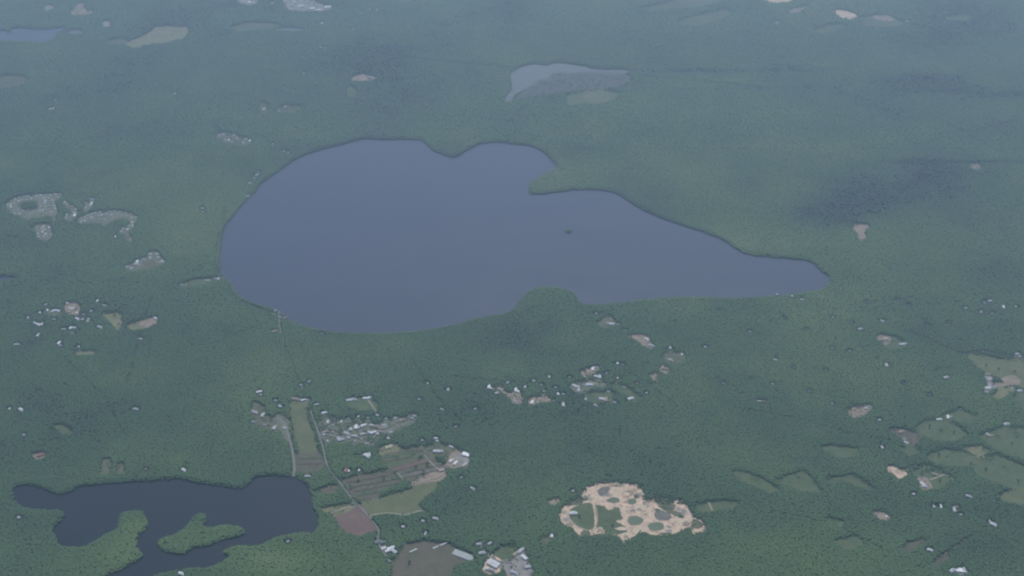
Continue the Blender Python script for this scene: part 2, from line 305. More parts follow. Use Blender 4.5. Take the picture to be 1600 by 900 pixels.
# ------------------------------------------------------------------ open land: (name, material, tree cover kept, smooth?, outline)
PATCH = [
 ('meadow','meadow',0,0,[(452,630),(460,628),(478,628),(480,645),(486,665),(494,690),(499,706),(470,708),(462,690),(456,665)]),
 ('crop_field','crop',.03,0,[(462,708),(500,706),(508,724),(503,735),(480,738),(462,735),(460,720)]),
 ('scrubland','scrub',.18,1,[(392,632),(402,629),(414,636),(418,650),(432,654),(450,654),(454,668),(446,674),(420,669),(405,670),(395,650)]),
 ('yards','yard',.42,1,[(500,652),(540,655),(600,660),(645,645),(652,655),(640,668),(600,680),(580,695),(520,690),(503,680)]),
 ('crop_field','crop',.02,0,[(531,750),(560,743),(595,736),(606,733),(622,745),(630,752),(612,760),(600,765),(580,771),(560,779),(550,771)]),
 ('crop_field','pasture',.03,1,[(592,705),(610,700),(640,701),(658,706),(650,715),(622,727),(606,729),(595,722)]),
 ('crop_field','crop',.02,0,[(608,731),(640,719),(676,712),(690,724),(706,727),(690,737),(665,746),(638,752),(628,743)]),
 ('scrubland','scrub',.12,1,[(640,700),(660,697),(690,694),(715,701),(722,708),(708,716),(686,710),(664,712)]),
 ('ploughed_soil','pinksoil',0,1,[(645,757),(662,748),(686,738),(697,742),(690,750),(670,756),(650,761)]),
 ('gravel_yard','pinksoil',0,1,[(700,722),(712,708),(724,706),(733,715),(731,727),(714,730),(703,729)]),
 ('gravel_yard','gravel',0,1,[(718,712),(725,708),(732,716),(724,720),(717,717)]),
 ('meadow','meadow',0,1,[(558,789),(575,783),(600,775),(640,764),(676,756),(688,757),(672,772),(655,786),(662,797),(640,802),(610,801),(580,805),(570,798)]),
 ('ploughed_soil','soil',0,0,[(517,802),(548,792),(560,790),(574,806),(590,826),(584,831),(560,836),(540,832),(528,816)]),
 ('scrubland','crop',.05,1,[(488,770),(512,760),(530,759),(528,767),(505,770)]),
 ('scrubland','dry',.05,1,[(502,795),(530,789),(552,788),(540,795),(515,801)]),
 ('crop_field','crop',.02,1,[(560,777),(585,768),(598,768),(590,776),(565,782)]),
 ('crop_field','crop',.0,1,[(628,852),(660,845),(700,849),(735,866),(745,874),(712,881),(702,900),(690,925),(600,925),(612,893),(612,880),(622,868)]),
 ('meadow','pasture',0,1,[(768,866),(785,853),(803,852),(806,866),(793,876),(778,874)]),
 ('gravel_yard','sand',0,1,[(755,886),(763,872),(768,871),(782,880),(783,892),(770,896),(757,893)]),
 ('gravel_yard','gravel',.05,1,[(786,880),(803,875),(815,858),(824,866),(828,880),(832,893),(822,912),(800,908),(790,895)]),
 ('pasture','pasture',.02,1,[(280,445),(300,437),(335,434),(346,436),(330,441),(300,447),(285,448)]),
 ('meadow','dry',0,1,[(158,491),(175,488),(191,489),(192,512),(186,515),(174,505),(165,498)]),
 ('meadow','dry',0,1,[(198,508),(215,502),(238,497),(248,502),(232,511),(206,516)]),
 ('gravel_yard','pinksoil',0,1,[(222,503),(236,500),(240,504),(228,508)]),
 ('meadow','dry',0,1,[(115,551),(140,548),(157,549),(146,553),(122,554)]),
 ('gravel_yard','pinksoil',0,1,[(100,482),(108,474),(122,475),(127,482),(120,489),(106,490)]),
 ('yards','yard',.3,1,[(72,486),(84,483),(98,486),(92,491),(78,491)]),
 ('pasture','pasture',.012,1,[(82,666),(98,663),(114,672),(110,680),(92,676)]),
 ('gravel_yard','pinksoil',.0,1,[(50,710),(66,707),(73,711),(64,716),(54,715)]),
 ('scrubland','scrub',.15,1,[(158,720),(170,717),(176,724),(172,738),(160,740)]),
 ('scrubland','scrub',.15,1,[(184,726),(194,724),(196,738),(186,740)]),
 ('pasture','dry',.02,1,[(192,68),(215,60),(232,52),(242,43),(270,41),(293,43),(297,51),(286,60),(250,68),(225,70),(205,76)]),
 ('pasture','pasture',.012,1,[(165,66),(185,60),(200,62),(190,70),(170,68)]),
 ('gravel_yard','pinksoil',.1,1,[(110,22),(120,9),(131,7),(134,16),(149,18),(140,22),(120,24)]),
 ('gravel_yard','gravel',.1,1,[(68,12),(75,9),(86,11),(82,15),(72,16)]),
 ('gravel_yard','gravel',.1,1,[(158,38),(168,33),(176,37),(168,41)]),
 ('scrubland','scrub',.2,1,[(-20,125),(10,118),(40,120),(42,128),(20,136),(-20,138)]),
 ('pasture','pasture',.012,1,[(358,43),(382,37),(420,36),(440,40),(425,45),(400,45),(375,49)]),
 ('gravel_yard','gravel',.12,1,[(442,4),(460,-6),(482,-2),(503,7),(519,10),(516,15),(490,17),(455,15)]),
 ('gravel_yard','gravel',.12,1,[(360,-6),(400,-6),(400,6),(385,8),(372,2)]),
 ('ploughed_soil','pinksoil',.02,1,[(546,123),(558,118),(570,117),(588,122),(575,125),(552,126)]),
 ('pasture','pasture',.012,1,[(541,138),(549,134),(560,144),(556,152),(543,151)]),
 ('scrubland','scrub',.1,1,[(407,164),(416,161),(420,170),(417,178),(408,175)]),
 ('scrubland','scrub',.25,1,[(433,170),(446,165),(470,166),(466,172),(445,176)]),
 ('yards','yard',.4,1,[(334,212),(350,206),(372,212),(392,222),(384,228),(360,225),(342,220)]),
 ('marsh','marsh',.12,1,[(797,160),(820,141),(836,131.5),(846,125),(856,126.5),(861,119),(872,114.5),(890,116),(910,112.5),(940,114.5),(972,115),(985,122),(978,131),(950,138),(905,141),(870,146),(830,150)]),
 ('pasture','pasture',0,1,[(884,150),(905,144),(945,141),(972,146),(962,154),(935,163),(915,161),(886,164)]),
 ('meadow','meadow',0,1,[(914,148),(935,143),(952,147),(948,156),(932,161),(918,156)]),
 ('pasture','pasture',.03,1,[(1000,14),(1035,6),(1090,-8),(1160,-8),(1120,6),(1065,12),(1020,17)]),
 ('pasture','pasture',.03,1,[(1056,36),(1080,27),(1110,19),(1136,14),(1146,21),(1122,30),(1092,40),(1068,38)]),
 ('sand_lot','sand',0,1,[(1190,-3),(1215,-8),(1242,-4),(1232,2),(1205,3)]),
 ('sand_lot','pinksoil',.05,1,[(1233,17),(1262,9),(1250,17),(1238,21)]),
 ('sand_lot','sand',0,1,[(1304,17),(1320,17),(1340,25),(1332,29),(1312,25)]),
 ('pasture','pasture',.03,1,[(1342,29),(1368,24),(1395,28),(1416,37),(1402,42),(1350,40)]),
 ('sand_lot','pinksoil',.05,1,[(1364,26),(1380,24),(1398,29),(1385,31)]),
 ('pasture','pasture',.02,1,[(1266,49),(1298,39),(1322,38),(1312,46),(1285,53)]),
 ('pasture','pasture',.03,1,[(1204,36),(1214,34),(1222,37),(1212,39)]),
 ('pasture','pasture',.012,1,[(1470,29),(1500,22),(1520,26),(1512,33),(1480,31)]),
 ('ploughed_soil','pinksoil',0,1,[(1332,356),(1344,350),(1359,354),(1351,362),(1353,372),(1342,375),(1339,365)]),
 ('ploughed_soil','pinksoil',.15,1,[(1512,260),(1524,257),(1534,262),(1526,266)]),
 ('meadow','meadow',0,1,[(1508,555),(1528,554),(1560,560),(1660,570),(1660,620),(1600,606),(1562,589),(1540,580),(1522,569)]),
 ('gravel_yard','pinksoil',0,1,[(1567,595),(1580,589),(1590,594),(1585,599),(1572,600)]),
 ('gravel_yard','pinksoil',0,1,[(1550,603),(1560,597),(1572,602),(1564,606)]),
 ('gravel_yard','gravel',.15,1,[(1538,590),(1544,585),(1550,596),(1550,608),(1541,609),(1542,600)]),
 ('pasture','dry',0,1,[(1548,620),(1562,607),(1582,606),(1578,616),(1562,623)]),
 ('pasture','pasture',.012,1,[(1582,620),(1600,611),(1660,620),(1660,645),(1600,642)]),
 ('ploughed_soil','pinksoil',.1,1,[(1324,641),(1340,635),(1360,636),(1352,648),(1332,652)]),
 ('meadow','pasture',.012,1,[(1370,528),(1380,523),(1398,526),(1416,536),(1408,545),(1386,545)]),
 ('ploughed_soil','pinksoil',.1,1,[(1370,526),(1380,523),(1388,529),(1380,535)]),
 ('pasture','pasture',0,1,[(1428,668),(1445,657),(1470,655),(1495,664),(1512,680),(1492,688),(1462,687),(1442,679)]),
 ('scrubland','crop',.08,1,[(1390,672),(1410,671),(1440,680),(1434,691),(1418,695),(1406,684)]),
 ('pasture','pasture',.012,1,[(1528,682),(1560,668),(1600,668),(1660,680),(1660,708),(1600,716),(1558,702)]),
 ('pasture','pasture',.012,1,[(1445,713),(1470,702),(1500,704),(1532,716),(1545,728),(1505,727),(1462,723)]),
 ('pasture','pasture',.012,1,[(1515,724),(1556,710),(1600,728),(1660,742),(1660,770),(1592,765),(1550,752),(1525,740)]),
 ('meadow','meadow',0,1,[(1558,774),(1580,766),(1660,770),(1660,795),(1590,786),(1566,782)]),
 ('pasture','pasture',.012,1,[(1278,699),(1300,696),(1345,702),(1335,712),(1312,714)]),
 ('pasture','pasture',.02,1,[(1140,737),(1160,736),(1190,747),(1220,766),(1204,771),(1180,759),(1150,748)]),
 ('pasture','pasture',.012,1,[(1214,750),(1254,735),(1268,745),(1286,769),(1255,766),(1228,757)]),
 ('pasture','pasture',.012,1,[(1290,748),(1330,741),(1342,746),(1368,766),(1352,764),(1325,751),(1300,755)]),
 ('sand_lot','sand',0,1,[(1386,733),(1395,729),(1406,733),(1418,738),(1412,745),(1404,747),(1395,740)]),
 ('pasture','pasture',.012,1,[(1424,737),(1448,725),(1470,735),(1486,750),(1470,762),(1442,763)]),
 ('sand_lot','pinksoil',.05,1,[(1436,752),(1444,749),(1452,762),(1444,762)]),
 ('ploughed_soil','pinksoil',0,1,[(1363,802),(1374,799),(1389,808),(1376,811)]),
 ('ploughed_soil','crop',.1,1,[(1408,856),(1438,842),(1448,846),(1416,861)]),
 ('ploughed_soil','crop',.05,1,[(1456,881),(1474,865),(1483,871),(1466,883)]),
 ('gravel_yard','gravel',.1,1,[(1495,890),(1505,888),(1512,893),(1500,899)]),
 ('scrubland','scrub',.1,1,[(935,502),(952,495),(962,505),(950,512),(938,510)]),
 ('scrubland','pinksoil',.1,1,[(980,526),(1000,523),(1014,528),(1020,543),(1008,541),(992,530)]),
 ('scrubland','scrub',.15,1,[(1036,557),(1048,550),(1070,556),(1068,565),(1046,566)]),
 ('gravel_yard','pinksoil',.02,1,[(1028,577),(1038,573),(1048,579),(1042,584)]),
 ('gravel_yard','pinksoil',.15,1,[(1013,589),(1020,583),(1028,586),(1024,593)]),
 ('yards','pinksoil',.3,1,[(772,606),(782,601),(788,612),(800,615),(818,621),(814,631),(800,628),(788,616)]),
 ('yards','pinksoil',.3,1,[(824,626),(838,619),(855,620),(862,627),(845,629),(828,632)]),
 ('yards','pinksoil',.3,1,[(904,582),(918,575),(938,574),(928,583),(914,588)]),
 ('yards','yard',.3,1,[(890,600),(915,596),(942,596),(948,604),(925,606),(912,614),(895,610)]),
 ('meadow','pasture',.02,1,[(953,602),(964,598),(992,612),(984,618),(968,611)]),
 ('meadow','pasture',.012,1,[(908,620),(930,612),(962,616),(956,628),(926,628)]),
 ('meadow','pasture',.012,1,[(978,622),(990,614),(1006,622),(995,629)]),
 ('pasture','pasture',.012,1,[(540,625),(570,622),(590,628),(592,640),(560,640),(545,634)]),
 ('pasture','pasture',.03,1,[(1470,648),(1500,642),(1530,650),(1515,660),(1490,655)]),
 ('pasture','pasture',.03,1,[(1300,845),(1340,838),(1352,850),(1325,858)]),
 ('pasture','pasture',.03,1,[(1290,808),(1320,815),(1316,828),(1296,822)]),
 ('pasture','dry',.03,1,[(1500,700),(1530,697),(1548,706),(1530,712)]),
 ('pasture','pasture',.03,1,[(1404,700),(1430,697),(1440,706),(1420,712)]),
 ('pasture','dry',.03,1,[(590,700),(608,694),(625,697),(615,706),(598,707)]),
 ('yards','yard',.15,1,[(430,650),(444,648),(450,668),(446,690),(438,672)]),
 ('yards','yard',.3,1,[(592,664),(618,655),(632,656),(622,670),(600,674)]),
 # quarry: sand first, then the grass that has grown over its floor
 ('quarry_floor','sand',.004,1,[(874,806),(880,792),(888,789),(896,785),(905,782),(910,772),(925,759),(945,755),(965,754),(985,757),(1002,763),(1008,780),(1022,783),(1040,786),(1055,782),(1068,785),(1078,798),(1082,808),(1092,812),(1103,824),(1098,832),(1085,832),(1072,826),(1060,832),(1045,836),(1012,837),(995,837),(985,842),(972,845),(962,837),(930,837),(906,838),(898,828),(885,822),(876,815)]),
 ('quarry_grass','pasture',.02,1,[(889,800),(898,792),(912,787),(924,787),(928,800),(929,815),(926,826),(912,827),(900,820),(892,812)]),
 ('quarry_grass','pasture',.02,1,[(930,790),(942,791),(952,797),(966,793),(969,803),(973,811),(963,815),(975,822),(980,828),(968,834),(945,834),(944,828),(934,828),(932,812),(930,800)]),
 ('quarry_grass','scrub',.35,1,[(888,789),(897,780),(906,775),(912,781),(908,787),(894,789)]),
 ('quarry_grass','scrub',.5,1,[(1022,780),(1032,775),(1048,779),(1052,786),(1040,791),(1028,788)]),
 ('wet_gravel_and_shade','wet',0,1,[(934,766),(946,760),(953,763),(948,772),(938,775)]),
 ('wet_gravel_and_shade','wet',0,1,[(1022,802),(1032,798),(1046,803),(1048,810),(1038,813),(1026,811)]),
 ('wet_gravel_and_shade','scrub',.05,1,[(1030,791),(1050,788),(1060,794),(1052,798),(1066,802),(1068,809),(1056,806),(1040,798)]),
 ('wet_gravel_and_shade','scrub',.1,1,[(1082,812),(1092,814),(1098,822),(1088,826),(1080,822)]),
 ('wet_gravel_and_shade','scrub',.05,1,[(907,833),(914,828),(922,831),(921,837),(910,838)]),
 ('pale_sand','palesand',0,1,[(957,765),(966,762),(975,765),(970,771),(960,771)]),
 ('pale_sand','palesand',0,1,[(1058,814),(1068,811),(1070,818),(1060,820)]),
 ('pale_sand','palesand',0,1,[(995,822),(1008,826),(1010,832),(996,834),(988,830)]),
 ('wet_gravel_and_shade','scrub',.7,1,[(994,836),(1004,832),(1013,835),(1014,840),(1000,843)]),  # scrub put in to darken a notch that lies in tree shadow
 ('meadow','pasture',.02,1,[(1084,791),(1102,786),(1132,782),(1152,785),(1154,789),(1135,795),(1105,799),(1086,797)]),
 ('sand_lot','pinksoil',.1,1,[(855,783),(866,781),(877,783),(868,787),(857,787)]),
 ('scrubland','scrub',.15,1,[(843,843),(855,838),(864,842),(858,848),(846,848)]),
 ('crop_strip','crop',.02,0,[(600,709),(655,701),(657,703.4),(602,711.4)]),
 ('crop_strip','pasture',.02,0,[(597,714),(650,706),(652,708.4),(599,716.4)]),
 ('crop_strip','scrub',.02,0,[(596,719),(640,711),(642,713.4),(598,721.4)]),
 ('crop_strip','soil',.02,0,[(612,734),(672,717),(674,719.4),(614,736.4)]),
 ('crop_strip','scrub',.02,0,[(618,739),(690,722),(692,724.4),(620,741.4)]),
 ('crop_strip','wet',.02,0,[(624,744),(700,727),(702,729.4),(626,746.4)]),
 ('crop_strip','crop',.02,0,[(540,752),(610,738),(612,740.4),(542,754.4)]),
 ('crop_strip','scrub',.02,0,[(548,758),(620,745),(622,747.4),(550,760.4)]),
 ('crop_strip','crop',.02,0,[(552,764),(626,750),(628,753.5),(554,767.5)]),
 ('crop_strip','pasture',.02,0,[(556,771),(606,762),(608,765.5),(558,774.5)]),
 ('crop_strip','scrub',.02,0,[(462,714),(502,712),(504,714.4),(464,716.4)]),
 ('crop_strip','crop',.02,0,[(462,722),(504,721),(506,723.4),(464,724.4)]),
 ('bare_patch','gravel',0,1,[(922.5, 775.0), (923.3, 776.3), (918.0, 776.9), (914.8, 776.3), (910.5, 775.0), (913.8, 773.7), (918.0, 773.1), (923.3, 773.7)]),
 ('bare_patch','palesand',0,1,[(939.0, 777.0), (935.7, 778.8), (932.0, 779.5), (927.1, 778.8), (926.8, 777.0), (925.8, 775.2), (932.0, 774.5), (935.7, 775.2)]),
 ('bare_patch','gravel',0,1,[(955.5, 774.0), (952.2, 775.4), (948.0, 776.0), (942.7, 775.4), (942.0, 774.0), (944.8, 772.6), (948.0, 772.0), (952.2, 772.6)]),
 ('bare_patch','pinksoil',0.05,1,[(990.2, 768.0), (991.2, 769.3), (985.0, 769.9), (981.3, 769.3), (976.2, 768.0), (980.1, 766.7), (985.0, 766.1), (991.2, 766.7)]),
 ('quarry_grass','scrub',0.2,1,[(1000.0, 776.0), (997.7, 777.8), (995.0, 778.5), (991.5, 777.8), (991.2, 776.0), (990.6, 774.2), (995.0, 773.5), (997.7, 774.2)]),
 ('bare_patch','palesand',0,1,[(1010.0, 792.0), (1005.7, 793.8), (1000.0, 794.5), (992.9, 793.8), (992.0, 792.0), (995.8, 790.2), (1000.0, 789.5), (1005.7, 790.2)]),
 ('bare_patch','palesand',0,1,[(1018.5, 797.0), (1019.3, 798.6), (1014.0, 799.2), (1010.8, 798.6), (1006.5, 797.0), (1009.8, 795.4), (1014.0, 794.8), (1019.3, 795.4)]),
 ('bare_patch','palesand',0,1,[(980.0, 796.0), (977.7, 797.8), (975.0, 798.5), (971.5, 797.8), (971.2, 796.0), (970.6, 794.2), (975.0, 793.5), (977.7, 794.2)]),
 ('bare_patch','gravel',0,1,[(993.0, 797.0), (990.8, 798.4), (988.0, 799.0), (984.5, 798.4), (984.0, 797.0), (985.9, 795.6), (988.0, 795.0), (990.8, 795.6)]),
 ('bare_patch','palesand',0,1,[(978.8, 826.0), (980.0, 827.3), (972.0, 827.9), (967.2, 827.3), (960.8, 826.0), (965.6, 824.7), (972.0, 824.1), (980.0, 824.7)]),
 ('bare_patch','palesand',0,1,[(1006.0, 815.0), (1003.2, 816.4), (1000.0, 817.0), (995.8, 816.4), (995.5, 815.0), (994.7, 813.6), (1000.0, 813.0), (1003.2, 813.6)]),
 ('bare_patch','palesand',0,1,[(1059.5, 812.0), (1056.2, 813.4), (1052.0, 814.0), (1046.7, 813.4), (1046.0, 812.0), (1048.8, 810.6), (1052.0, 810.0), (1056.2, 810.6)]),
 ('bare_patch','gravel',0,1,[(1049.5, 829.0), (1050.3, 830.1), (1045.0, 830.5), (1041.8, 830.1), (1037.5, 829.0), (1040.8, 827.9), (1045.0, 827.5), (1050.3, 827.9)]),
 ('bare_patch','gravel',0,1,[(1073.0, 800.0), (1070.7, 803.5), (1068.0, 805.0), (1064.5, 803.5), (1064.2, 800.0), (1063.6, 796.5), (1068.0, 795.0), (1070.7, 796.5)]),
 ('bare_patch','pinksoil',0.1,1,[(1079.5, 818.0), (1076.2, 820.1), (1072.0, 821.0), (1066.7, 820.1), (1066.0, 818.0), (1068.8, 815.9), (1072.0, 815.0), (1076.2, 815.9)]),
 ('bare_patch','gravel',0.1,1,[(887.8, 812.0), (888.4, 813.6), (884.0, 814.2), (881.3, 813.6), (877.8, 812.0), (880.5, 810.4), (884.0, 809.8), (888.4, 810.4)]),
 ('bare_patch','pinksoil',0.1,1,[(896.0, 820.0), (893.2, 821.8), (890.0, 822.5), (885.8, 821.8), (885.5, 820.0), (884.7, 818.2), (890.0, 817.5), (893.2, 818.2)]),
 ('bare_patch','pinksoil',0.1,1,[(1017.5, 785.0), (1014.2, 786.1), (1010.0, 786.6), (1004.7, 786.1), (1004.0, 785.0), (1006.8, 783.9), (1010.0, 783.4), (1014.2, 783.9)]),
 ('bare_patch','pinksoil',0.1,1,[(974.0, 759.0), (975.6, 759.6), (965.0, 759.9), (958.6, 759.6), (950.0, 759.0), (956.5, 758.4), (965.0, 758.1), (975.6, 758.4)]),
 ('quarry_grass','scrub',0.5,1,[(919.0, 780.0), (917.1, 781.4), (915.0, 782.0), (912.2, 781.4), (912.0, 780.0), (911.5, 778.6), (915.0, 778.0), (917.1, 778.6)]),
 ('quarry_grass','scrub',0.5,1,[(1032.0, 797.0), (1029.8, 798.1), (1027.0, 798.6), (1023.5, 798.1), (1023.0, 797.0), (1024.9, 795.9), (1027.0, 795.4), (1029.8, 795.9)]),
 ('quarry_grass','scrub',0.3,1,[(1082.5, 826.0), (1083.3, 827.1), (1078.0, 827.5), (1074.8, 827.1), (1070.5, 826.0), (1073.8, 824.9), (1078.0, 824.5), (1083.3, 824.9)]),
 ('quarry_grass','scrub',0.4,1,[(913.0, 768.0), (910.7, 770.7), (908.0, 771.8), (904.5, 770.7), (904.2, 768.0), (903.6, 765.3), (908.0, 764.2), (910.7, 765.3)]),
 ('quarry_grass','scrub',0.4,1,[(1006.2, 762.0), (1003.5, 763.4), (1000.0, 764.0), (995.6, 763.4), (995.0, 762.0), (997.3, 760.6), (1000.0, 760.0), (1003.5, 760.6)]),
 ('quarry_grass','scrub',0.4,1,[(1046.8, 834.0), (1048.0, 834.8), (1040.0, 835.2), (1035.2, 834.8), (1028.8, 834.0), (1033.6, 833.2), (1040.0, 832.8), (1048.0, 833.2)]),
 ('quarry_grass','scrub',0.4,1,[(948.0, 836.0), (944.2, 837.4), (940.0, 838.0), (934.3, 837.4), (934.0, 836.0), (932.9, 834.6), (940.0, 834.0), (944.2, 834.6)]),
 ('quarry_grass','scrub',0.4,1,[(1072.8, 786.0), (1068.9, 787.1), (1064.0, 787.6), (1057.8, 787.1), (1057.0, 786.0), (1060.3, 784.9), (1064.0, 784.4), (1068.9, 784.9)]),
 # housing estates
 ('estate_ground','yard',.22,1,[(9,327),(12,318),(28,311),(50,306),(95,304),(98,307),(88,315),(84,322),(88,334),(86,352),(82,346),(78,337),(60,340),(45,342),(43,354),(40,345),(32,336),(18,333)]),
 ('wood','',1,1,[(34,322),(40,316),(58,315.5),(61,321),(50,326),(36,327.5)]),
 ('estate_ground','yard',.22,1,[(54,353),(75,351),(80,360),(82,370),(76,375),(62,375),(59,364)]),
 ('estate_ground','yard',.35,1,[(100,317),(112,320),(121,330),(118,339),(108,347),(101,342),(110,334)]),
 ('estate_ground','yard',.35,1,[(130,331),(136,320),(146,312),(145,320),(138,330)]),
 ('estate_ground','yard',.22,1,[(120,346),(135,337),(150,333),(175,330),(200,333),(215,343),(208,353),(205,360),(188,364),(186,361),(200,355),(205,346),(190,341),(176,345),(164,352),(150,347),(135,349)]),
 ('estate_ground','yard',.1,1,[(194,366),(201,366),(207,374),(200,377)]),
 ('estate_ground','yard',.22,1,[(198,418),(212,409),(230,402),(234,395),(246,394),(256,408),(252,413),(240,420),(218,422),(204,422)]),
 ('crop_field','crop',0,1,[(221,411),(230,408),(241,408),(245,412),(242,418),(226,419)]),
]
zi = 0
for (nm, mt, cov, sm, poly) in PATCH:
    q = shore_shift(poly, .55 if 'quarry' not in nm and nm not in ('wet_gravel_and_shade', 'pale_sand', 'crop_strip', 'bare_patch') else .25)
    q = smooth(q, 1.2, 1.3 if 'quarry' in nm or 'estate' in nm or mt in ('sand', 'wet', 'palesand', 'pinksoil', 'gravel') else .9, zi, nm in ('pasture', 'meadow', 'crop_field')) if sm else q
    fill(q, cov)
    if nm == 'wood': continue
    zi += 1
    g = [P(*a) for a in q]
    if nm not in ('quarry_grass', 'wet_gravel_and_shade', 'pale_sand') and nm not in ('crop_strip', 'bare_patch') and mt != 'crop': g = grow(g, 12)
    keepers = sheet(nm, g, 0.25 + .015 * zi, M[mt])
cover_sharp = cover.copy()
cover[:] = feather(cover)
# the quarry ponds must not be roofed over by the sand sheets: they stand as pools on the quarry floor
for (nm, lab, mt, g) in lake_g:
    if mt == 'pond':
        cx = sum(p[0] for p in g) / len(g); cy = sum(p[1] for p in g) / len(g)
        sheet('pond', g, 2.6, M['pond'])
        rim = [(p[0], p[1], 2.7) for p in g]; n = len(g)
        out = grow(g, 7.0); base = [(p[0], p[1], .3) for p in out]
        put('pond_bank', mesh('pond_bank', rim + base, [(i, (i + 1) % n, n + (i + 1) % n, n + i) for i in range(n)], M['bank']), kind='structure')
for (nm, lab, mt, g) in lake_g:
    if mt == 'pond': fill([tuple(map(float, uv_of(*p))) for p in g], 0)

# ------------------------------------------------------------------ roads and tracks: (material, width m, clear margin, points)
ROADS = [
 ('road','asphalt',7,5,[(437,486),(436,500),(438,515),(443,532)]),
 ('road','asphalt',5,2.2,[(443,532),(450,553),(457,570),(465,590),(475,615),(485,640)]),
 ('road','asphalt',7,4.5,[(485,640),(497,675),(505,700),(512,728),(530,753),(548,777),(562,792),(580,812),(592,829),(590,842),(596,858),(604,870)]),
 ('road','asphalt',9,8,[(432,652),(445,664),(453,688),(458,712),(460,732),(458,745)]),
 ('road','asphalt',5,3,[(352,330),(344,360),(338,400),(340,425),(352,438),(362,458),(378,472),(410,484),(437,495)]),
 ('road','asphalt',7,4,[(497,676),(530,683),(565,679),(600,675),(640,660)]),
 ('track','track',5,3,[(578,806),(605,802),(632,805),(655,799),(668,800)]),
 ('track','track',5,2,[(517,802),(535,796),(552,792)]),
 ('track','track',4,2,[(509,723),(525,716),(560,712)]),
 ('track','track',4,2,[(622,740),(630,751)]),
 ('track','track',5,2,[(640,758),(670,750),(688,744),(705,730)]),
 ('track','track',4,1,[(664,712),(674,724),(688,736)]),
 ('track','track',5,2,[(929,788),(932,800),(933,815),(929,828)]),
 ('track','track',5,2,[(886,806),(892,814),(902,823),(918,829)]),
 ('track','track',6,2,[(1107,784),(1110,792),(1113,798)]),
 ('track','track',6,3,[(1406,736),(1418,732),(1432,726)]),
 ('track','track',6,3,[(1453,750),(1465,746),(1478,742),(1490,750)]),
 ('track','track',5,3,[(935,491),(946,491),(956,500)]),
 ('track','track',5,4,[(575,625),(582,635),(588,645)]),
 ('track','track',6,3,[(780,606),(788,614),(800,617)]),
 ('track','track',5,3,[(910,582),(917,592),(930,600),(940,602)]),
 ('track','track',5,3,[(835,625),(848,624),(866,627)]),
 ('track','track',4,4,[(1475,866),(1500,850),(1520,835)]),
 ('road','asphalt',7,2,[(10,326),(18,318),(32,313),(52,310),(72,309),(96,306)]),
 ('road','asphalt',7,2,[(24,332),(40,337),(62,334),(76,331)]),
 ('road','asphalt',7,2,[(64,311),(68,322),(69,333)]),
 ('road','asphalt',7,2,[(76,312),(80,322),(86,334),(86,346)]),
 ('road','asphalt',7,2,[(42,337),(42,348),(48,356),(60,353),(78,350),(86,346)]),
 ('road','asphalt',7,2,[(68,354),(68,364),(72,374)]),
 ('road','asphalt',7,2,[(122,347),(140,342),(160,339),(185,336),(206,341),(208,350),(204,357),(187,363)]),
 ('road','asphalt',7,2,[(100,318),(113,324),(119,333),(128,331),(136,324),(145,313)]),
 ('road','asphalt',7,2,[(241,396),(243,404),(249,413)]),
 ('road','asphalt',6,3,[(748,850),(762,864),(776,876),(800,880)]),
 ('road','asphalt',6,4,[(1504,555),(1530,549),(1560,553),(1600,560),(1650,566)]),
]
for k, (nm, mt, wd, clr, pts) in enumerate(ROADS):
    q = []
    n = len(pts)
    for i in range(n - 1):
        p0, p1, p2, p3 = (Vector(pts[max(0, min(n - 1, i + j))]) for j in (-1, 0, 1, 2))
        m = max(2, int((p2 - p1).length / 3))
        for j in range(m):
            t = j / m
            q.append(.5 * ((2 * p1) + (p2 - p0) * t + (2 * p0 - 5 * p1 + 4 * p2 - p3) * t * t + (3 * p1 - p0 - 3 * p2 + p3) * t ** 3))
    q.append(Vector(pts[-1]))
    G = [Vector(P(*a)) for a in q]; L = []; R = []
    for i, p in enumerate(G):
        d = (G[min(i + 1, len(G) - 1)] - G[max(i - 1, 0)]).normalized(); nn = Vector((-d.y, d.x))
        L.append(p + nn * wd / 2); R.append(p - nn * wd / 2)
        pm = F / depth(q[i].x, q[i].y); rr = (wd / 2 + clr) * pm
        fill_ellipse(q[i].x, q[i].y + 3.0 * clr / 9, max(.5, rr), max(.5, rr * .62), .02)
    z = 2.2 + .01 * k; m = len(G)
    vs = [(a.x, a.y, z) for a in L] + [(a.x, a.y, z) for a in R]
    vs += [(a.x, a.y, 0) for a in L] + [(a.x, a.y, 0) for a in R]
    fs = [(m + i, m + i + 1, i + 1, i) for i in range(m - 1)] + [(i, i + 1, 2 * m + i + 1, 2 * m + i) for i in range(m - 1)] + [(3 * m + i, 3 * m + i + 1, m + i + 1, m + i) for i in range(m - 1)]
    put(nm, mesh(nm, vs, fs, M[mt]), kind='structure')

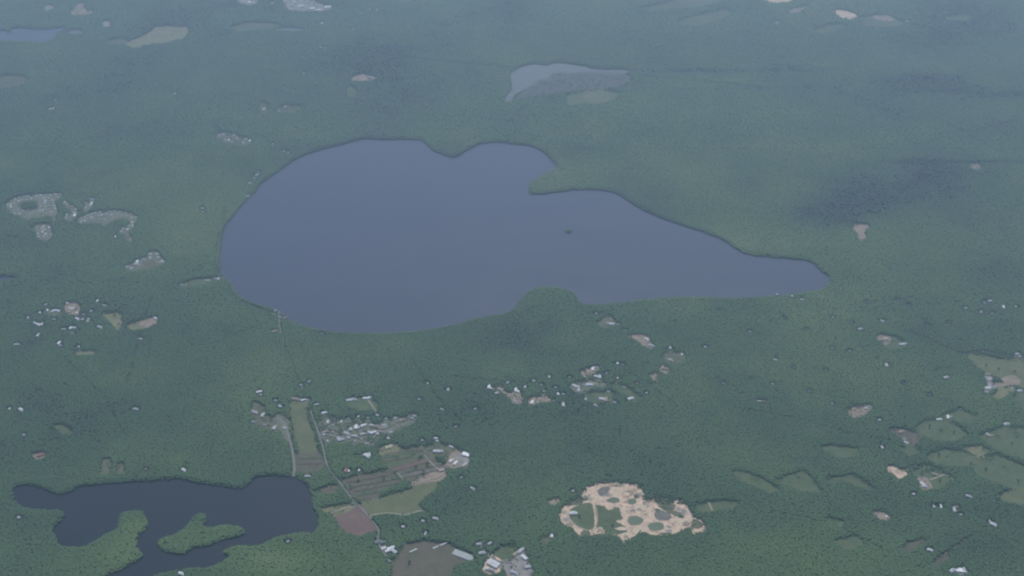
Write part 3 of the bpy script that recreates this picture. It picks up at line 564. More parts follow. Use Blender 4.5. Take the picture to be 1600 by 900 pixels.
# narrow cuts through the woods (power line, brooks, woodland tracks)
CUTS = [[(560,82),(620,90),(680,97),(740,102),(800,107)],[(1440,178),(1475,192),(1508,209)],[(1508,209),(1550,200),(1600,190)],[(1495,205),(1535,226),(1570,243)],
 [(1200,103),(1260,107),(1330,112)],[(1000,120),(1060,127),(1140,133),(1200,140)],[(880,172),(860,175)],[(1440,255),(1500,256),(1560,254)],[(700,590),(760,596),(830,600)],
 [(430,500),(380,520),(330,540)],[(940,560),(1010,600),(1060,640)],[(1420,520),(1480,545),(1520,560)],[(1150,640),(1240,655),(1330,680),(1390,690)],[(1200,800),(1300,820),(1380,860)],
 [(240,460),(220,520),(200,600)],[(100,560),(160,620),(200,690)],[(640,560),(680,620),(720,660)]]
gr = random.Random(5)
for k in range(75):
    u_, v_ = (gr.uniform(1000, 1590), gr.uniform(455, 600)) if k < 50 else (gr.uniform(20, 1580), gr.uniform(560, 890))
    if cover[int((v_ - V0) * RS), int((u_ - U0) * RS)] > .9: fill_ellipse(u_, v_, gr.uniform(2, 5), gr.uniform(1, 1.8), .3)
for c in CUTS:
    for (a, b) in zip(c[:-1], c[1:]):
        L = math.hypot(b[0] - a[0], b[1] - a[1])
        for k in range(int(L / .5) + 1):
            t_ = k / (L / .5 + 1e-6); uu = a[0] + (b[0] - a[0]) * t_; vv = a[1] + (b[1] - a[1]) * t_ + mnoise.noise(Vector((uu * .06, 3, 1))) * 2.2
            fill_ellipse(uu, vv, .9, .75, .25)
# ------------------------------------------------------------------ building prototypes (parts share mesh data)
def bm_box(bm, x0, x1, y0, y1, z0, z1):
    v = [bm.verts.new(p) for p in ((x0,y0,z0),(x1,y0,z0),(x1,y1,z0),(x0,y1,z0),(x0,y0,z1),(x1,y0,z1),(x1,y1,z1),(x0,y1,z1))]
    for f in ((0,3,2,1),(4,5,6,7),(0,1,5,4),(1,2,6,5),(2,3,7,6),(3,0,4,7)): bm.faces.new([v[i] for i in f])
def fin(bm, name):
    me = bpy.data.meshes.new(name); bm.to_mesh(me); bm.free(); return me
def gable_wall(L, W, H, R, wings=()):
    bm = bmesh.new()
    def one(L, W, H, R, ox, oy):
        p = [(-L/2,-W/2,0),(L/2,-W/2,0),(L/2,W/2,0),(-L/2,W/2,0),(-L/2,-W/2,H),(L/2,-W/2,H),(L/2,W/2,H),(-L/2,W/2,H),(-L/2,0,H+R-.25),(L/2,0,H+R-.25)]
        v = [bm.verts.new((a[0]+ox, a[1]+oy, a[2])) for a in p]
        for f in ((0,1,5,4),(2,3,7,6),(1,2,6,9,5),(3,0,4,8,7)): bm.faces.new([v[i] for i in f])
    one(L, W, H, R, 0, 0)
    for (l, w_, h, r, ox, oy) in wings: one(l, w_, h, r, ox, oy)
    return fin(bm, 'wall')
def gable_roof(L, W, H, R, wings=()):
    bm = bmesh.new()
    def one(L, W, H, R, ox, oy):
        e, o, t = .5, .6, .25; l = L/2+o; w_ = W/2+e; zl = H - R*e/(W/2)
        p = [(-l,-w_,zl),(l,-w_,zl),(l,0,H+R),(-l,0,H+R),(-l,w_,zl),(l,w_,zl)]
        a = [bm.verts.new((x+ox,y+oy,z)) for x,y,z in p]; b = [bm.verts.new((x+ox,y+oy,z-t)) for x,y,z in p]
        for f in ((0,1,2,3),(3,2,5,4)): bm.faces.new([a[i] for i in f]); bm.faces.new([b[i] for i in reversed(f)])
        for i,j in ((0,1),(1,2),(2,5),(5,4),(4,3),(3,0)): bm.faces.new([a[j],a[i],b[i],b[j]])
    one(L, W, H, R, 0, 0)
    for (l, w_, h, r, ox, oy) in wings: one(l, w_, h, r, ox, oy)
    return fin(bm, 'roof')
def box_me(name, *bx):
    bm = bmesh.new()
    for b in bx: bm_box(bm, *b)
    return fin(bm, name)
KINDS = {}
def kind_house(key, L, W, H, R, wings=()):
    ch = box_me('chimney', (L*.22-.5, L*.22+.5, -.5, .5, H+R*.4, H+R+1.3))
    wins = []
    for sx in (-.36, -.14, .32):
        for z in ((1.0, 3.6) if H > 4.5 else (1.0,)):
            wins.append(box_me('window', (L*sx-.7, L*sx+.7, -W/2-.06, -W/2+.1, z, z+1.3)))
    dr = box_me('door', (L*.1-.5, L*.1+.5, -W/2-.08, -W/2+.1, 0, 2.1))
    KINDS[key] = [('wall', gable_wall(L, W, H, R, wings)), ('roof', gable_roof(L, W, H, R, wings)), ('chimney', ch), ('door', dr)] + [('window', x) for x in wins]
kind_house('plain', 14, 9, 5.2, 3.2)
kind_house('wide', 18, 10, 4.6, 3.0, ((8, 7, 4.2, 2.3, 10, -3),))
kind_house('small', 11, 8.5, 4.4, 3.0)
KINDS['barn'] = [('wall', gable_wall(30, 12, 5, 3.2)), ('roof', gable_roof(30, 12, 5, 3.2)), ('door', box_me('door', (-2, 2, -6.1, -5.9, 0, 4)))]
KINDS['long'] = [('wall', gable_wall(46, 12, 4, 2.6)), ('roof', gable_roof(46, 12, 4, 2.6)), ('door', box_me('door', (22.95, 23.1, -2, 2, 0, 3.4)))]
KINDS['block'] = [('wall', box_me('wall', (-22, 22, -13, 13, 0, 7))), ('roof', box_me('roof', (-22.4, 22.4, -13.4, 13.4, 7.003, 7.6), (-8, -3, -3, 2, 7.6, 9.4), (6, 9, 1, 4, 7.6, 9))), ('door', box_me('door', (-1.5, 1.5, -13.15, -12.9, 0, 2.8)))]
def tunnel(L, W, H, n=10):
    bm = bmesh.new(); rows = []
    for x in (-L/2, L/2): rows.append([bm.verts.new((x, -math.cos(math.pi*i/n)*W/2, math.sin(math.pi*i/n)*H)) for i in range(n+1)])
    for i in range(n): bm.faces.new((rows[0][i], rows[1][i], rows[1][i+1], rows[0][i+1]))
    for r in rows: bm.faces.new(r)
    bmesh.ops.recalc_face_normals(bm, faces=bm.faces)
    return fin(bm, 'cover')
KINDS['tunnel'] = [('cover', tunnel(34, 8, 3.6)), ('door', box_me('door', (17.0, 17.12, -1.2, 1.2, 0, 2.4)))]
GHN = 10
KINDS['glasshouse'] = [('cover', tunnel(112, 5.6, 3.6, 6))]
def place(kind, u, v, rz, scale, roof, wall, name, label, cat, group, clear=True):
    x, y = P(u, v)
    e = bpy.data.objects.new(name, None); C.objects.link(e); e.location = (x, y, .9); e.rotation_euler = (0, 0, rz)
    e.scale = (scale,) * 3; e['label'] = label; e['category'] = cat
    if group: e['group'] = group
    near = depth(u, v) < 5600
    parts = KINDS[kind]; rp = None
    for (pn, me) in parts:
        if pn in ('window', 'chimney', 'door') and not near: continue
        key = me.name + '|' + (roof if pn == 'roof' else wall if pn == 'wall' else '')
        if key not in MC:
            c = me.copy(); c.materials.clear()
            c.materials.append({'roof': ROOF.get(roof), 'wall': WALL.get(wall), 'chimney': M['brick'], 'window': M['glass'], 'door': M['door'], 'cover': M['glazing']}[pn]); MC[key] = c
        o = bpy.data.objects.new(pn, MC[key]); C.objects.link(o)
        o.parent = rp if (pn == 'chimney' and rp) else e
        if pn == 'roof': rp = o
    # found below the house: a shallow stone plinth so that it rests on the ground
    if clear:
        pm = F / depth(u, v)
        fill_ellipse(u, v + 8 * pm * .45, (11 + 5 * scale) * pm, (20 + 4 * scale) * pm * .5, .0)
    return e
MC = {}
ORD = ['first', 'second', 'third', 'fourth', 'fifth', 'sixth', 'seventh', 'eighth', 'ninth', 'tenth', 'eleventh', 'twelfth', 'thirteenth', 'fourteenth']
HOUSES = []   # place phrase, u, v, colour, kind, scale, rotation
def H(placep, lst, kinds=('plain', 'small', 'wide'), sc=1.0):
    for it in lst:
        u, v, col = it[:3]; k = it[3] if len(it) > 3 else random.choice(kinds); s = it[4] if len(it) > 4 else sc * random.uniform(.9, 1.15)
        r = it[5] if len(it) > 5 else random.choice((0, math.pi / 2, .5, -.4)) + random.uniform(-.2, .2)
        HOUSES.append((placep, u, v, col, k, s, r))
W_, G_, D_, T_, R_, Y_ = 'white', 'pale grey', 'grey', 'tan', 'red', 'yellow'
def street(placep, pts, n, off=2.2, cols=(W_, G_, G_, D_, T_), side=(1, -1)):
    P_ = [Vector(p) for p in pts]; seg = [(P_[i+1]-P_[i]).length for i in range(len(P_)-1)]; tot = sum(seg)
    for i in range(n):
        s = (i + .5) / n * tot; k = 0
        while s > seg[k] and k < len(seg) - 1: s -= seg[k]; k += 1
        d = (P_[k+1] - P_[k]).normalized(); p = P_[k] + d * s
        sd = side[i % len(side)]; q = p + Vector((-d.y * off * 1.2, d.x * off)) * sd
        a, b = Vector(P(*p)), Vector(P(*(p + d))); g = b - a
        HOUSES.append((placep, q.x + random.uniform(-.6, .6), q.y + random.uniform(-.3, .3), random.choice(cols), random.choice(('plain', 'small', 'plain')), random.uniform(.8, 1.0), math.atan2(g.y, g.x) + random.uniform(-.15, .15)))
street('on the outer curve of the horseshoe estate', [(14,326),(15,318),(30,312),(50,308.5)], 13, 2.4)
street('along the top of the horseshoe estate', [(52,309),(74,308),(96,306)], 12, 2.2, (W_, G_, W_, T_))
street('under the wood inside the horseshoe estate', [(22,331),(40,334),(60,333),(74,331)], 13, 2.8)
street('in the middle block of the horseshoe estate', [(64,312),(67,322),(68,332)], 9, 3.5)
street('on the right side of the horseshoe estate', [(76,312),(80,322),(85,334)], 10, 3.6)
street('in the small estate below the horseshoe', [(62,354),(62,364),(66,373)], 8, 3.2)
street('on the short loop below the horseshoe', [(72,353),(74,362),(77,372)], 7, 3.0)
H('between the two curved estates', [(101,317,G_),(105,321,T_),(112,324,T_),(117,333,W_),(116,338,W_),(104,337,G_),(103,341,G_),(110,342,D_),(118,328,G_)])
H('on the short slanting street between estates', [(134,326,W_),(137,323,G_),(135,318,G_),(141,322,W_),(143,319,W_),(144,312,G_)])
street('on the left half of the crescent estate', [(124,346),(140,339),(160,334)], 13, 2.6, (W_, G_, G_, T_))
street('in the middle of the crescent estate', [(140,345),(155,342),(172,341),(184,338)], 12, 2.8, (Y_, G_, D_, T_))
street('on the right half of the crescent estate', [(165,333),(185,334),(203,337),(212,343)], 12, 2.2, (T_, G_, Y_, G_))
street('on the tail of the crescent estate', [(209,347),(205,355),(187,362)], 6, 1.8, (G_, W_))
H('just below the crescent estate', [(180,371,W_),(198,368,T_),(200,372,R_),(204,376,G_)])
H('at the top of the estate with the brown field', [(235,398,W_),(246,398,W_),(247,403,W_),(254,409,W_),(234,404,G_),(250,411,G_)])
H('on the left wing of the brown field estate', [(214,410,W_),(220,409,G_),(225,406,G_),(208,415,R_),(205,420,W_),(199,418,G_),(216,415,T_),(212,413,G_)])
H('in the field by the lake western shore', [(321,439,W_),(326,439,W_),(284,446,G_),(291,446,G_),(341,437,G_)], sc=.9)
H('near the track west of the large lake', [(316,326,G_),(317,333,G_),(337,436,G_)], sc=.9)
H('on the northwest lake shore', [(401,274,W_),(398,279,G_),(390,287,G_),(387,307,G_),(404,270,G_),(444,237,G_),(450,240,T_)])
H('in the village northwest of the lake', [(342,213,T_),(352,219,W_),(357,220,W_),(362,222,G_),(366,212,W_),(371,216,G_),(385,218,W_),(390,221,W_),(380,224,G_),(348,211,G_),(426,226,G_)])
H('at the lone clearing far left', [(78,171,W_,'plain',1.0),(83,170,W_,'barn',.7),(87,157,G_)])
H('in the upper left forest clearings', [(412,171,W_,'barn',.8,.9),(446,167,W_),(436,174,G_),(475,115,W_,'barn',.6,0),(577,121,W_),(581,122,W_),(501,74,W_),(508,75,G_),(27,154,G_),(273,147,G_)])
H('in the far town at the top', [(445,2,G_,'block',.7),(455,8,G_,'block',.8),(470,10,W_,'block',.9,.2),(460,3,W_,'block',.7),(478,5,T_,'block',.7),(488,14,W_,'block',.9,.1),(498,16,W_,'block',.8,0),(512,12,W_,'block',1.1,.5),(452,15,G_,'block',.6),(425,6,G_,'block',.8),(503,37,W_,'block',.6),(552,46,W_,'block',.5),(590,16,W_,'block',.6),(579,15,G_,'block',.5),(565,20,G_,'block',.5),(390,4,W_,'block',.7),(381,1,G_,'block',.7),(397,5,G_,'block',.6)])
H('by the sandy clearings at the top right', [(1418,34,W_,'barn',.8),(1214,36,W_,'barn',.9,.1),(1302,19,T_,'barn',.7),(1268,62,G_)])
H('in the scattered village at middle left', [(72,477,G_),(74,486,W_),(82,488,W_),(87,486,W_,'wide',1.2),(92,487,W_),(106,475,W_),(112,483,W_,'wide',1.3,0),(117,482,T_,'wide',1.2,0),(109,488,T_),(120,490,W_)])
H('just below the scattered village', [(44,498,G_),(55,506,W_),(60,508,W_),(65,508,G_),(62,490,G_),(85,500,G_),(99,515,G_),(110,514,W_),(115,513,W_),(114,522,G_)])
H('right of the scattered village', [(121,499,W_),(129,500,W_),(131,492,G_),(139,499,W_),(138,503,W_),(143,487,W_),(156,512,G_,'wide',1.3),(152,471,W_),(163,478,G_)])
H('in the lower left clearings', [(92,537,W_),(95,541,G_),(123,543,G_),(26,539,G_),(59,525,G_),(220,530,W_,'barn',.6,-.2),(243,498,W_),(33,641,W_),(15,640,G_),(38,681,G_),(63,712,R_,'wide',1.2)])
H('above the dark lake with the island', [(287,735,W_,'wide',1.0),(228,734,T_),(30,810,G_),(212,640,G_)])
H('on the point south of the dark lake', [(283,897,W_,'wide',1.0),(450,847,G_)])
H('at the boat landing on the south shore', [(431,486,W_),(438,497,G_),(445,498,T_),(503,522,G_,'small',.7),(428,519,T_,'wide',1.3)])
H('in the woods by the straight road', [(405,613,W_,'barn',.9,.4),(407,618,G_),(471,603,G_),(483,597,G_),(431,627,G_)])
H('at the head of the long green meadow', [(460,624,T_,'wide',1.3,0),(465,625,T_,'wide',1.2,0),(473,626,W_),(481,626,G_),(438,636,W_),(494,633,G_)])
H('left of the long green meadow', [(395,643,T_),(398,645,G_),(410,650,G_),(414,665,G_),(420,664,T_),(428,670,G_),(445,670,W_),(396,660,G_)])
H('in the hamlet north of the crop fields', [(545,626,W_,'wide',1.1),(553,625,G_),(572,623,W_,'barn',.9,.1),(578,622,W_),(506,646,W_,'wide',1.1,.5),(512,661,G_),(506,680,W_),(507,676,T_)])
H('in the left rows of the village', [(529,686,W_),(532,688,G_),(545,685,W_),(548,672,G_),(556,669,W_),(560,669,W_),(567,666,W_,'wide',1.1,.7),(541,678,G_),(553,682,G_),(566,679,G_),(574,694,G_)])
H('in the right rows of the village', [(577,676,W_),(582,677,W_),(580,665,G_),(586,667,T_),(591,668,T_),(596,670,T_),(593,675,T_),(603,668,G_),(599,665,G_),(590,679,G_),(618,654,W_),(620,660,T_),(627,658,T_),(631,657,T_),(644,655,G_),(648,651,G_)])
H('among the fields south of the village', [(606,700,Y_,'wide',1.2,.5),(612,697,G_),(607,686,W_),(573,713,W_,'wide',1.2),(577,712,G_),(570,711,G_),(540,736,R_,'wide',1.0),(545,737,W_,'small',.9),(561,736,W_,'small',.9),(480,745,G_,'wide',1.0)])
H('on the right side of the crop fields', [(681,686,W_,'plain',1.1),(683,690,W_,'small',1),(660,689,G_),(681,706,W_,'wide',1.2,.1),(687,706,G_,'wide',1.1,.1),(705,699,G_,'barn',.7,-.6),(704,721,W_,'wide',.9,1),(711,725,W_,'wide',1.0,1.2),(726,727,G_,'barn',.8,.8),(728,711,W_,'block',.7,-.4),(690,735,T_,'block',.5,.3),(721,747,G_,'small',.8)])
H('in the woods east of the farm fields', [(661,815,W_,'small',1),(630,824,W_,'small',1),(665,833,G_,'long',.5,1.4),(680,811,G_),(738,764,G_)])
H('at the bottom edge farm', [(607,861,W_,'barn',.9,.5),(611,857,W_,'barn',.9,.5),(615,862,G_,'barn',1.0,-.8),(600,857,G_,'block',.5,.5),(590,848,D_,'wide',1.2,.5),(598,848,D_,'wide',1.0,.4),(608,877,D_,'barn',.6,-.9)])
H('in the yards beside the bottom meadow', [(760,890,W_,'small',1.1),(764,890,G_,'small',.9),(771,882,G_,'block',1.0,-.6),(768,893,D_,'wide',1),(814,861,G_,'barn',1.0,.8),(819,872,W_,'barn',.9,-.8),(806,866,T_,'barn',.9,.8),(824,887,G_,'wide',1),(802,895,G_,'wide',1),(765,850,G_,'wide',.9,.8),(748,851,G_,'wide',1,.3),(752,865,G_,'wide',1.1,.3)])
H('beside the sand quarry', [(894,803,W_,'wide',1.3,.2),(895,768,W_,'small',.8),(862,839,W_,'plain',1.0)])
H('left of the hamlets south of the lake', [(764,606,W_),(767,608,G_),(776,615,W_),(793,599,G_),(806,611,W_),(810,613,W_),(805,627,W_),(806,624,T_)])
H('in the left hamlet south of the lake', [(834,596,W_),(830,625,R_),(831,630,W_,'wide',1.1),(846,602,G_,'small',.7),(872,617,W_,'plain',1),(880,617,G_),(880,634,G_,'wide',1.2)])
H('in the middle hamlet south of the lake', [(897,603,W_),(901,605,W_,'wide',.9),(904,611,G_,'wide',1),(920,602,W_,'wide',1.3,.2),(926,578,W_),(932,575,G_),(932,589,W_,'wide',1.1),(937,590,G_),(915,603,G_)])
H('in the right hamlet south of the lake', [(940,624,W_,'wide',1.2),(946,626,T_,'wide',1.2),(951,627,T_),(951,613,G_),(984,624,W_,'wide',1.2),(961,630,G_),(965,569,W_,'small',1),(973,571,G_,'small',.7)])
H('on the slope north of the right hamlet', [(955,507,W_,'wide',1.1,.2),(950,506,G_),(966,508,G_),(931,491,G_),(1010,531,W_,'wide',1.1,-.6),(1017,541,G_,'wide',1.2),(977,517,G_,'small',.8),(1047,563,G_),(1065,555,W_,'small',1),(1047,545,G_),(1038,577,T_,'wide',1.3,0),(1035,576,T_),(1102,543,W_,'small',1)])
H('in the forest right of the lake', [(1253,468,W_,'long',.5,-.5),(1238,464,G_),(1214,461,G_),(1301,497,G_),(1378,502,W_,'wide',.9),(1343,515,G_),(1172,519,G_),(1546,471,W_),(1538,474,G_),(1568,481,W_),(1549,491,G_),(1508,483,G_),(1533,489,G_),(1587,480,G_)])
H('in the clearing amid the eastern forest', [(1381,532,T_,'wide',1.3,.5),(1385,530,W_),(1408,539,W_,'wide',1.1),(1413,538,G_)])
H('among the eastern woods', [(1385,572,G_,'wide',1.2),(1211,563,G_,'wide',.9),(1327,549,G_,'small',.8),(1477,591,G_,'wide',1.2),(1186,627,G_,'long',.5,0),(1192,628,T_),(1207,601,G_,'small',.8),(1353,639,W_),(1358,636,G_),(1374,657,W_),(1588,554,G_),(1593,557,W_,'small',.9)])
H('by the large meadow at the right edge', [(1542,586,T_,'wide',1.1),(1546,594,G_,'wide',1),(1543,607,G_,'block',.6),(1549,605,G_,'wide',1),(1540,614,G_),(1581,607,W_,'small',.7),(1592,612,G_,'wide',1.1)])
H('above the eastern pastures', [(1467,656,W_,'barn',.8,.1),(1481,653,W_,'wide',1),(1485,652,G_),(1416,692,W_,'barn',.6,-.8),(1413,687,G_),(1407,676,T_),(1542,679,W_,'small',1),(1546,682,T_,'wide',1.0),(1571,664,G_,'wide',1.3)])
H('near the sand lot amid eastern pastures', [(1441,757,W_,'wide',1.1,-.9),(1443,761,G_),(1460,742,T_,'wide',1.1),(1427,773,W_,'small',1),(1470,791,W_,'long',.5,1.4),(1459,793,G_)])
H('in the lower right woods', [(1494,793,T_),(1491,798,G_),(1501,805,W_,'small',.8),(1512,776,G_,'wide',1.1),(1551,820,W_,'wide',1.2,-.5),(1546,815,G_,'small',.8),(1385,808,W_,'small',.9),(1452,860,W_,'wide',1.0),(1378,700,G_)])
H('at the bottom edge of the photograph', [(1487,893,G_,'wide',1.2),(1500,892,W_,'block',.7,-.2),(1506,893,G_,'wide',1.1)])
H('on the far right skyline fields', [(1310,16,T_,'barn',.6)])
H('in the far part of the eastern woods', [(1353,473,D_),(1402,470,D_),(1420,478,D_),(1300,545,D_),(1259,515,D_),(1226,498,D_),(1448,510,D_),(1480,505,D_),(1330,505,D_)], sc=.8)
H('in the near part of the eastern woods', [(1264,612,D_),(1300,632,D_),(1412,600,D_),(1452,618,D_),(1240,575,D_),(1290,580,D_),(1500,640,D_),(1130,600,D_)], sc=.8)
H('in the woods between village and hamlets', [(655,625,G_),(690,640,G_),(712,668,G_),(742,640,G_),(700,610,G_),(668,600,G_)], sc=.8)
H('among the trees of the hamlets south of the lake', [(858,590,G_),(868,606,G_),(890,590,G_),(915,625,G_),(930,634,G_),(850,612,G_),(965,592,G_),(975,606,G_),(948,584,G_),(995,600,T_),(1010,615,G_),(820,606,G_)], sc=.8)
H('along the upper edge of the village', [(520,665,G_),(533,660,G_),(545,655,G_),(560,652,G_),(575,654,G_),(590,650,W_),(603,655,G_),(520,676,T_),(512,690,G_),(555,690,G_),(565,687,G_),(610,676,G_)], sc=.8)
print('houses', len(HOUSES))
# past three hundred houses, the farthest settlements are joined into one object
pls = {}
for h in HOUSES:
    if h[4] in ('plain', 'small', 'wide'): pls.setdefault(h[0], []).append(h)
n_h = sum(map(len, pls.values())); far = []
for pl in sorted(pls, key=lambda p: -sum(depth(h[1], h[2]) for h in pls[p]) / len(pls[p])):
    if n_h <= 298: break
    far += pls[pl]; n_h -= len(pls[pl])
fid = {id(h) for h in far}; HOUSES = [h for h in HOUSES if id(h) not in fid]
fb = bmesh.new(); fmats = []
def fmat(m):
    if m not in fmats: fmats.append(m)
    return fmats.index(m)
for (pl, u, v, c, k, sc_, rz_) in far:
    x, y = P(u, v); T_m = Matrix.Translation((x, y, .9)) @ Matrix.Rotation(rz_, 4, 'Z') @ Matrix.Diagonal((sc_, sc_, sc_, 1))
    for pn, m_ in (('wall', WALL['white' if c != 'tan' else 'cream']), ('roof', ROOF[c])):
        nf = len(fb.faces); nv = len(fb.verts); fb.from_mesh(dict(KINDS[k][:2])[pn]); fb.verts.ensure_lookup_table(); fb.faces.ensure_lookup_table()
        for q in fb.verts[nv:]: q.co = T_m @ q.co
        for q in fb.faces[nf:]: q.material_index = fmat(m_)
    pm = F / depth(u, v); fill_ellipse(u, v + 3.6 * pm, 15 * pm, 12 * pm, .0)
fm_ = fin(fb, 'distant_houses')
for m_ in fmats: fm_.materials.append(m_)
fo_ = put('distant_houses', fm_, kind='stuff'); fo_['label'] = 'tiny pale houses of the farthest settlements scattered in the upper woods'; fo_['category'] = 'houses'
grp = {}
for h in HOUSES: grp.setdefault((h[0], h[3], 'block' if h[4] in ('block', 'long', 'barn') else 'h'), []).append(h)
for (pl, col, kk), L in grp.items():
    L.sort(key=lambda h: (h[1], h[2]))
    noun = 'building' if kk == 'block' else 'house'
    for i, (_, u, v, c, k, s, r) in enumerate(L):
        if len(L) == 1: lab = f'{col}-roofed {noun}, the only one, {pl}'
        else: lab = f'{ORD[i]} {col}-roofed {noun} from left, {pl}'
        wall = {'white': 'white', 'pale grey': 'white', 'grey': 'grey', 'tan': 'cream', 'red': 'cream', 'yellow': 'cream'}[c]
        nm = {'barn': 'barn', 'long': 'long_shed', 'block': 'flat_roofed_building'}.get(k, 'house')
        cat = {'barn': 'barn', 'long': 'shed', 'block': 'building'}.get(k, 'house')
        place(k, u, v, r, s, c, wall, nm, lab, cat, f'{col}-roofed {noun}s {pl}' if len(L) > 1 else None)
# glass and film houses on the farm at the bottom edge
def heading(u, v, u2, v2):
    a, b = Vector(P(u, v)), Vector(P(u2, v2)); g = b - a; return math.atan2(g.y, g.x), g.length
tun = [((618.5,849),(627,846),'short plastic tunnel greenhouse nearest the white barns'),((640,863.5),(651.5,858.5),'bright plastic tunnel greenhouse alone in the brown field'),
       ((676,858),(685,854),'left one of the two end-to-end tunnels on the brown field'),((687,853),(699,848.5),'right one of the two end-to-end tunnels on the brown field'),
       ((620,855.5),(634,848.5),'narrow plastic tunnel running up from the white barns')]
for a, b, lab in tun:
    rz, ln = heading(*a, *b); e = place('tunnel', (a[0]+b[0])/2, (a[1]+b[1])/2, rz, 1, None, None, 'tunnel_greenhouse', lab, 'greenhouse', 'tunnel greenhouses on the brown field', clear=False)
    e.scale = (ln / 34, .9, 1)
rz, ln = heading(707, 861.5, 741, 874)
dirv = Vector((math.cos(rz), math.sin(rz))); nrm = Vector((-dirv.y, dirv.x))
cx, cy = P(724, 868)
e = bpy.data.objects.new('glasshouse', None); C.objects.link(e); e.location = (cx, cy, .9); e.rotation_euler = (0, 0, rz)
e['label'] = 'large pale many-bayed glasshouse at the right end of the brown field'; e['category'] = 'greenhouse'
bay = tunnel(ln * .92, 5.4, 3.4, 6); bay.materials.append(M['glazing'])
for i in range(5):
    o = bpy.data.objects.new('bay', bay); C.objects.link(o); o.parent = e; o.location = (0, (i - 2) * 5.6, 0)

# ------------------------------------------------------------------ sand heaps in the quarry
def heap_me(seed):
    bm = bmesh.new(); bmesh.ops.create_cone(bm, cap_ends=False, segments=18, radius1=1, radius2=.08, depth=1)
    bmesh.ops.subdivide_edges(bm, edges=bm.edges, cuts=2, use_grid_fill=True)
    for v in bm.verts:
        v.co.z += .5; n = mnoise.noise(v.co * 2.2 + Vector((seed * 7, 0, 0))); v.co.x *= 1 + .35 * n; v.co.y *= 1 + .35 * n
        v.co.z = v.co.z ** .9 * (1 + .15 * n) if v.co.z > 0 else v.co.z
    me = fin(bm, 'sand_heap'); me.materials.append(M['palesand']); return me
for i, (u, v, r, h, lab) in enumerate([(914,776,16,9,'pale sand heap at the upper left corner of the quarry'),(923,779,13,7,'sand heap left of the upper pond in the quarry'),(1000,772,18,10,'sand heap at the upper right rim of the quarry'),(999,796,15,8,'sand heap right of the small round quarry pond'),(1008,803,12,6,'low sand heap in the middle of the quarry'),(1060,795,18,10,'sand heap on the right rim of the quarry'),(1045,822,15,7,'sand heap right of the lowest quarry pond'),(882,800,14,7,'sand heap at the left end of the quarry'),(978,838,16,8,'sand heap at the bottom tip of the quarry'),(938,827,12,6,'sand heap at the lower end of the quarry track'),(994,772,14,8,'sand heap below the pale sand patch'),(1012,790,12,7,'sand heap near the quarry top right notch')]):
    x, y = P(u, v); o = put('sand_heap', heap_me(i), loc=(x, y, 1.2)); o.scale = (r, r * .8, h); o.rotation_euler[2] = i
    o['label'] = lab; o['category'] = 'sand heap'

# ------------------------------------------------------------------ trees
mcrown, tcr, bcr = new_mat('foliage', .85)
bcr.inputs['Specular IOR Level'].default_value = .15
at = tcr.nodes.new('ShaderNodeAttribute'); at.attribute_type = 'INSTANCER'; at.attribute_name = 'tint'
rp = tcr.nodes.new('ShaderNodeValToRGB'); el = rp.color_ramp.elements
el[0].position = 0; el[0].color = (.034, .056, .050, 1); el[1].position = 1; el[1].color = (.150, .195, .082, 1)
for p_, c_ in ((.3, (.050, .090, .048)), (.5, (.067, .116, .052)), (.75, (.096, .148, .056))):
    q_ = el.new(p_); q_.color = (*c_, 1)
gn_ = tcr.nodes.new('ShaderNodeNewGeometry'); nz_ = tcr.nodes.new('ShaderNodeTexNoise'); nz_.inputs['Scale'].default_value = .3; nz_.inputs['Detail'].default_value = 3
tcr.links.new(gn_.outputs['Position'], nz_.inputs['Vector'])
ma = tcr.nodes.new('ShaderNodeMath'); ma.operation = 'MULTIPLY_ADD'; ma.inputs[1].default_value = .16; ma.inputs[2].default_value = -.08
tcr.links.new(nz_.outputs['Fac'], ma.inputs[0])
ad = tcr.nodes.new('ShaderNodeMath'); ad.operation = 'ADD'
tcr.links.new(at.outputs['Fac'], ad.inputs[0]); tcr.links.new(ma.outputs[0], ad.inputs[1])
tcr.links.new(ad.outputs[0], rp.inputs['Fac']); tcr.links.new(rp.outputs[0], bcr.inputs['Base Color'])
M['foliage'] = mcrown
M['foliage_solo'] = mottled('foliage_lone_trees', [(.032, .055, .028), (.05, .08, .034), (.07, .10, .04)], .5)

def crown_bm(bm, seed, conifer=False):
    r = random.Random(seed)
    if conifer:
        for k in range(4):
            z0 = 4 + k * 3.6; rr = 4.6 - k * 1.0
            g = bmesh.ops.create_cone(bm, cap_ends=False, segments=9, radius1=rr, radius2=.15, depth=5.6)['verts']
            for v in g:
                a = math.atan2(v.co.y, v.co.x); f = 1 + .22 * math.sin(a * 3 + seed + k) ; v.co.x *= f; v.co.y *= f; v.co.z += z0 + 2
        return
    lobes = [(0, 0, 11.5, 5.2)] + [(math.cos(a) * r.uniform(2.6, 3.6), math.sin(a) * r.uniform(2.6, 3.6), r.uniform(8, 13), r.uniform(2.8, 3.9)) for a in [i * 1.26 + r.uniform(-.3, .3) for i in range(5)]]
    for (x, y, z, R) in lobes:
        g = bmesh.ops.create_icosphere(bm, subdivisions=2 if R > 5 else 1, radius=R)['verts']
        for v in g:
            n = mnoise.noise(v.co * .45 + Vector((seed * 5.3, x, y)))
            v.co *= 1 + .30 * n; v.co.z *= .68; v.co += Vector((x, y, z))
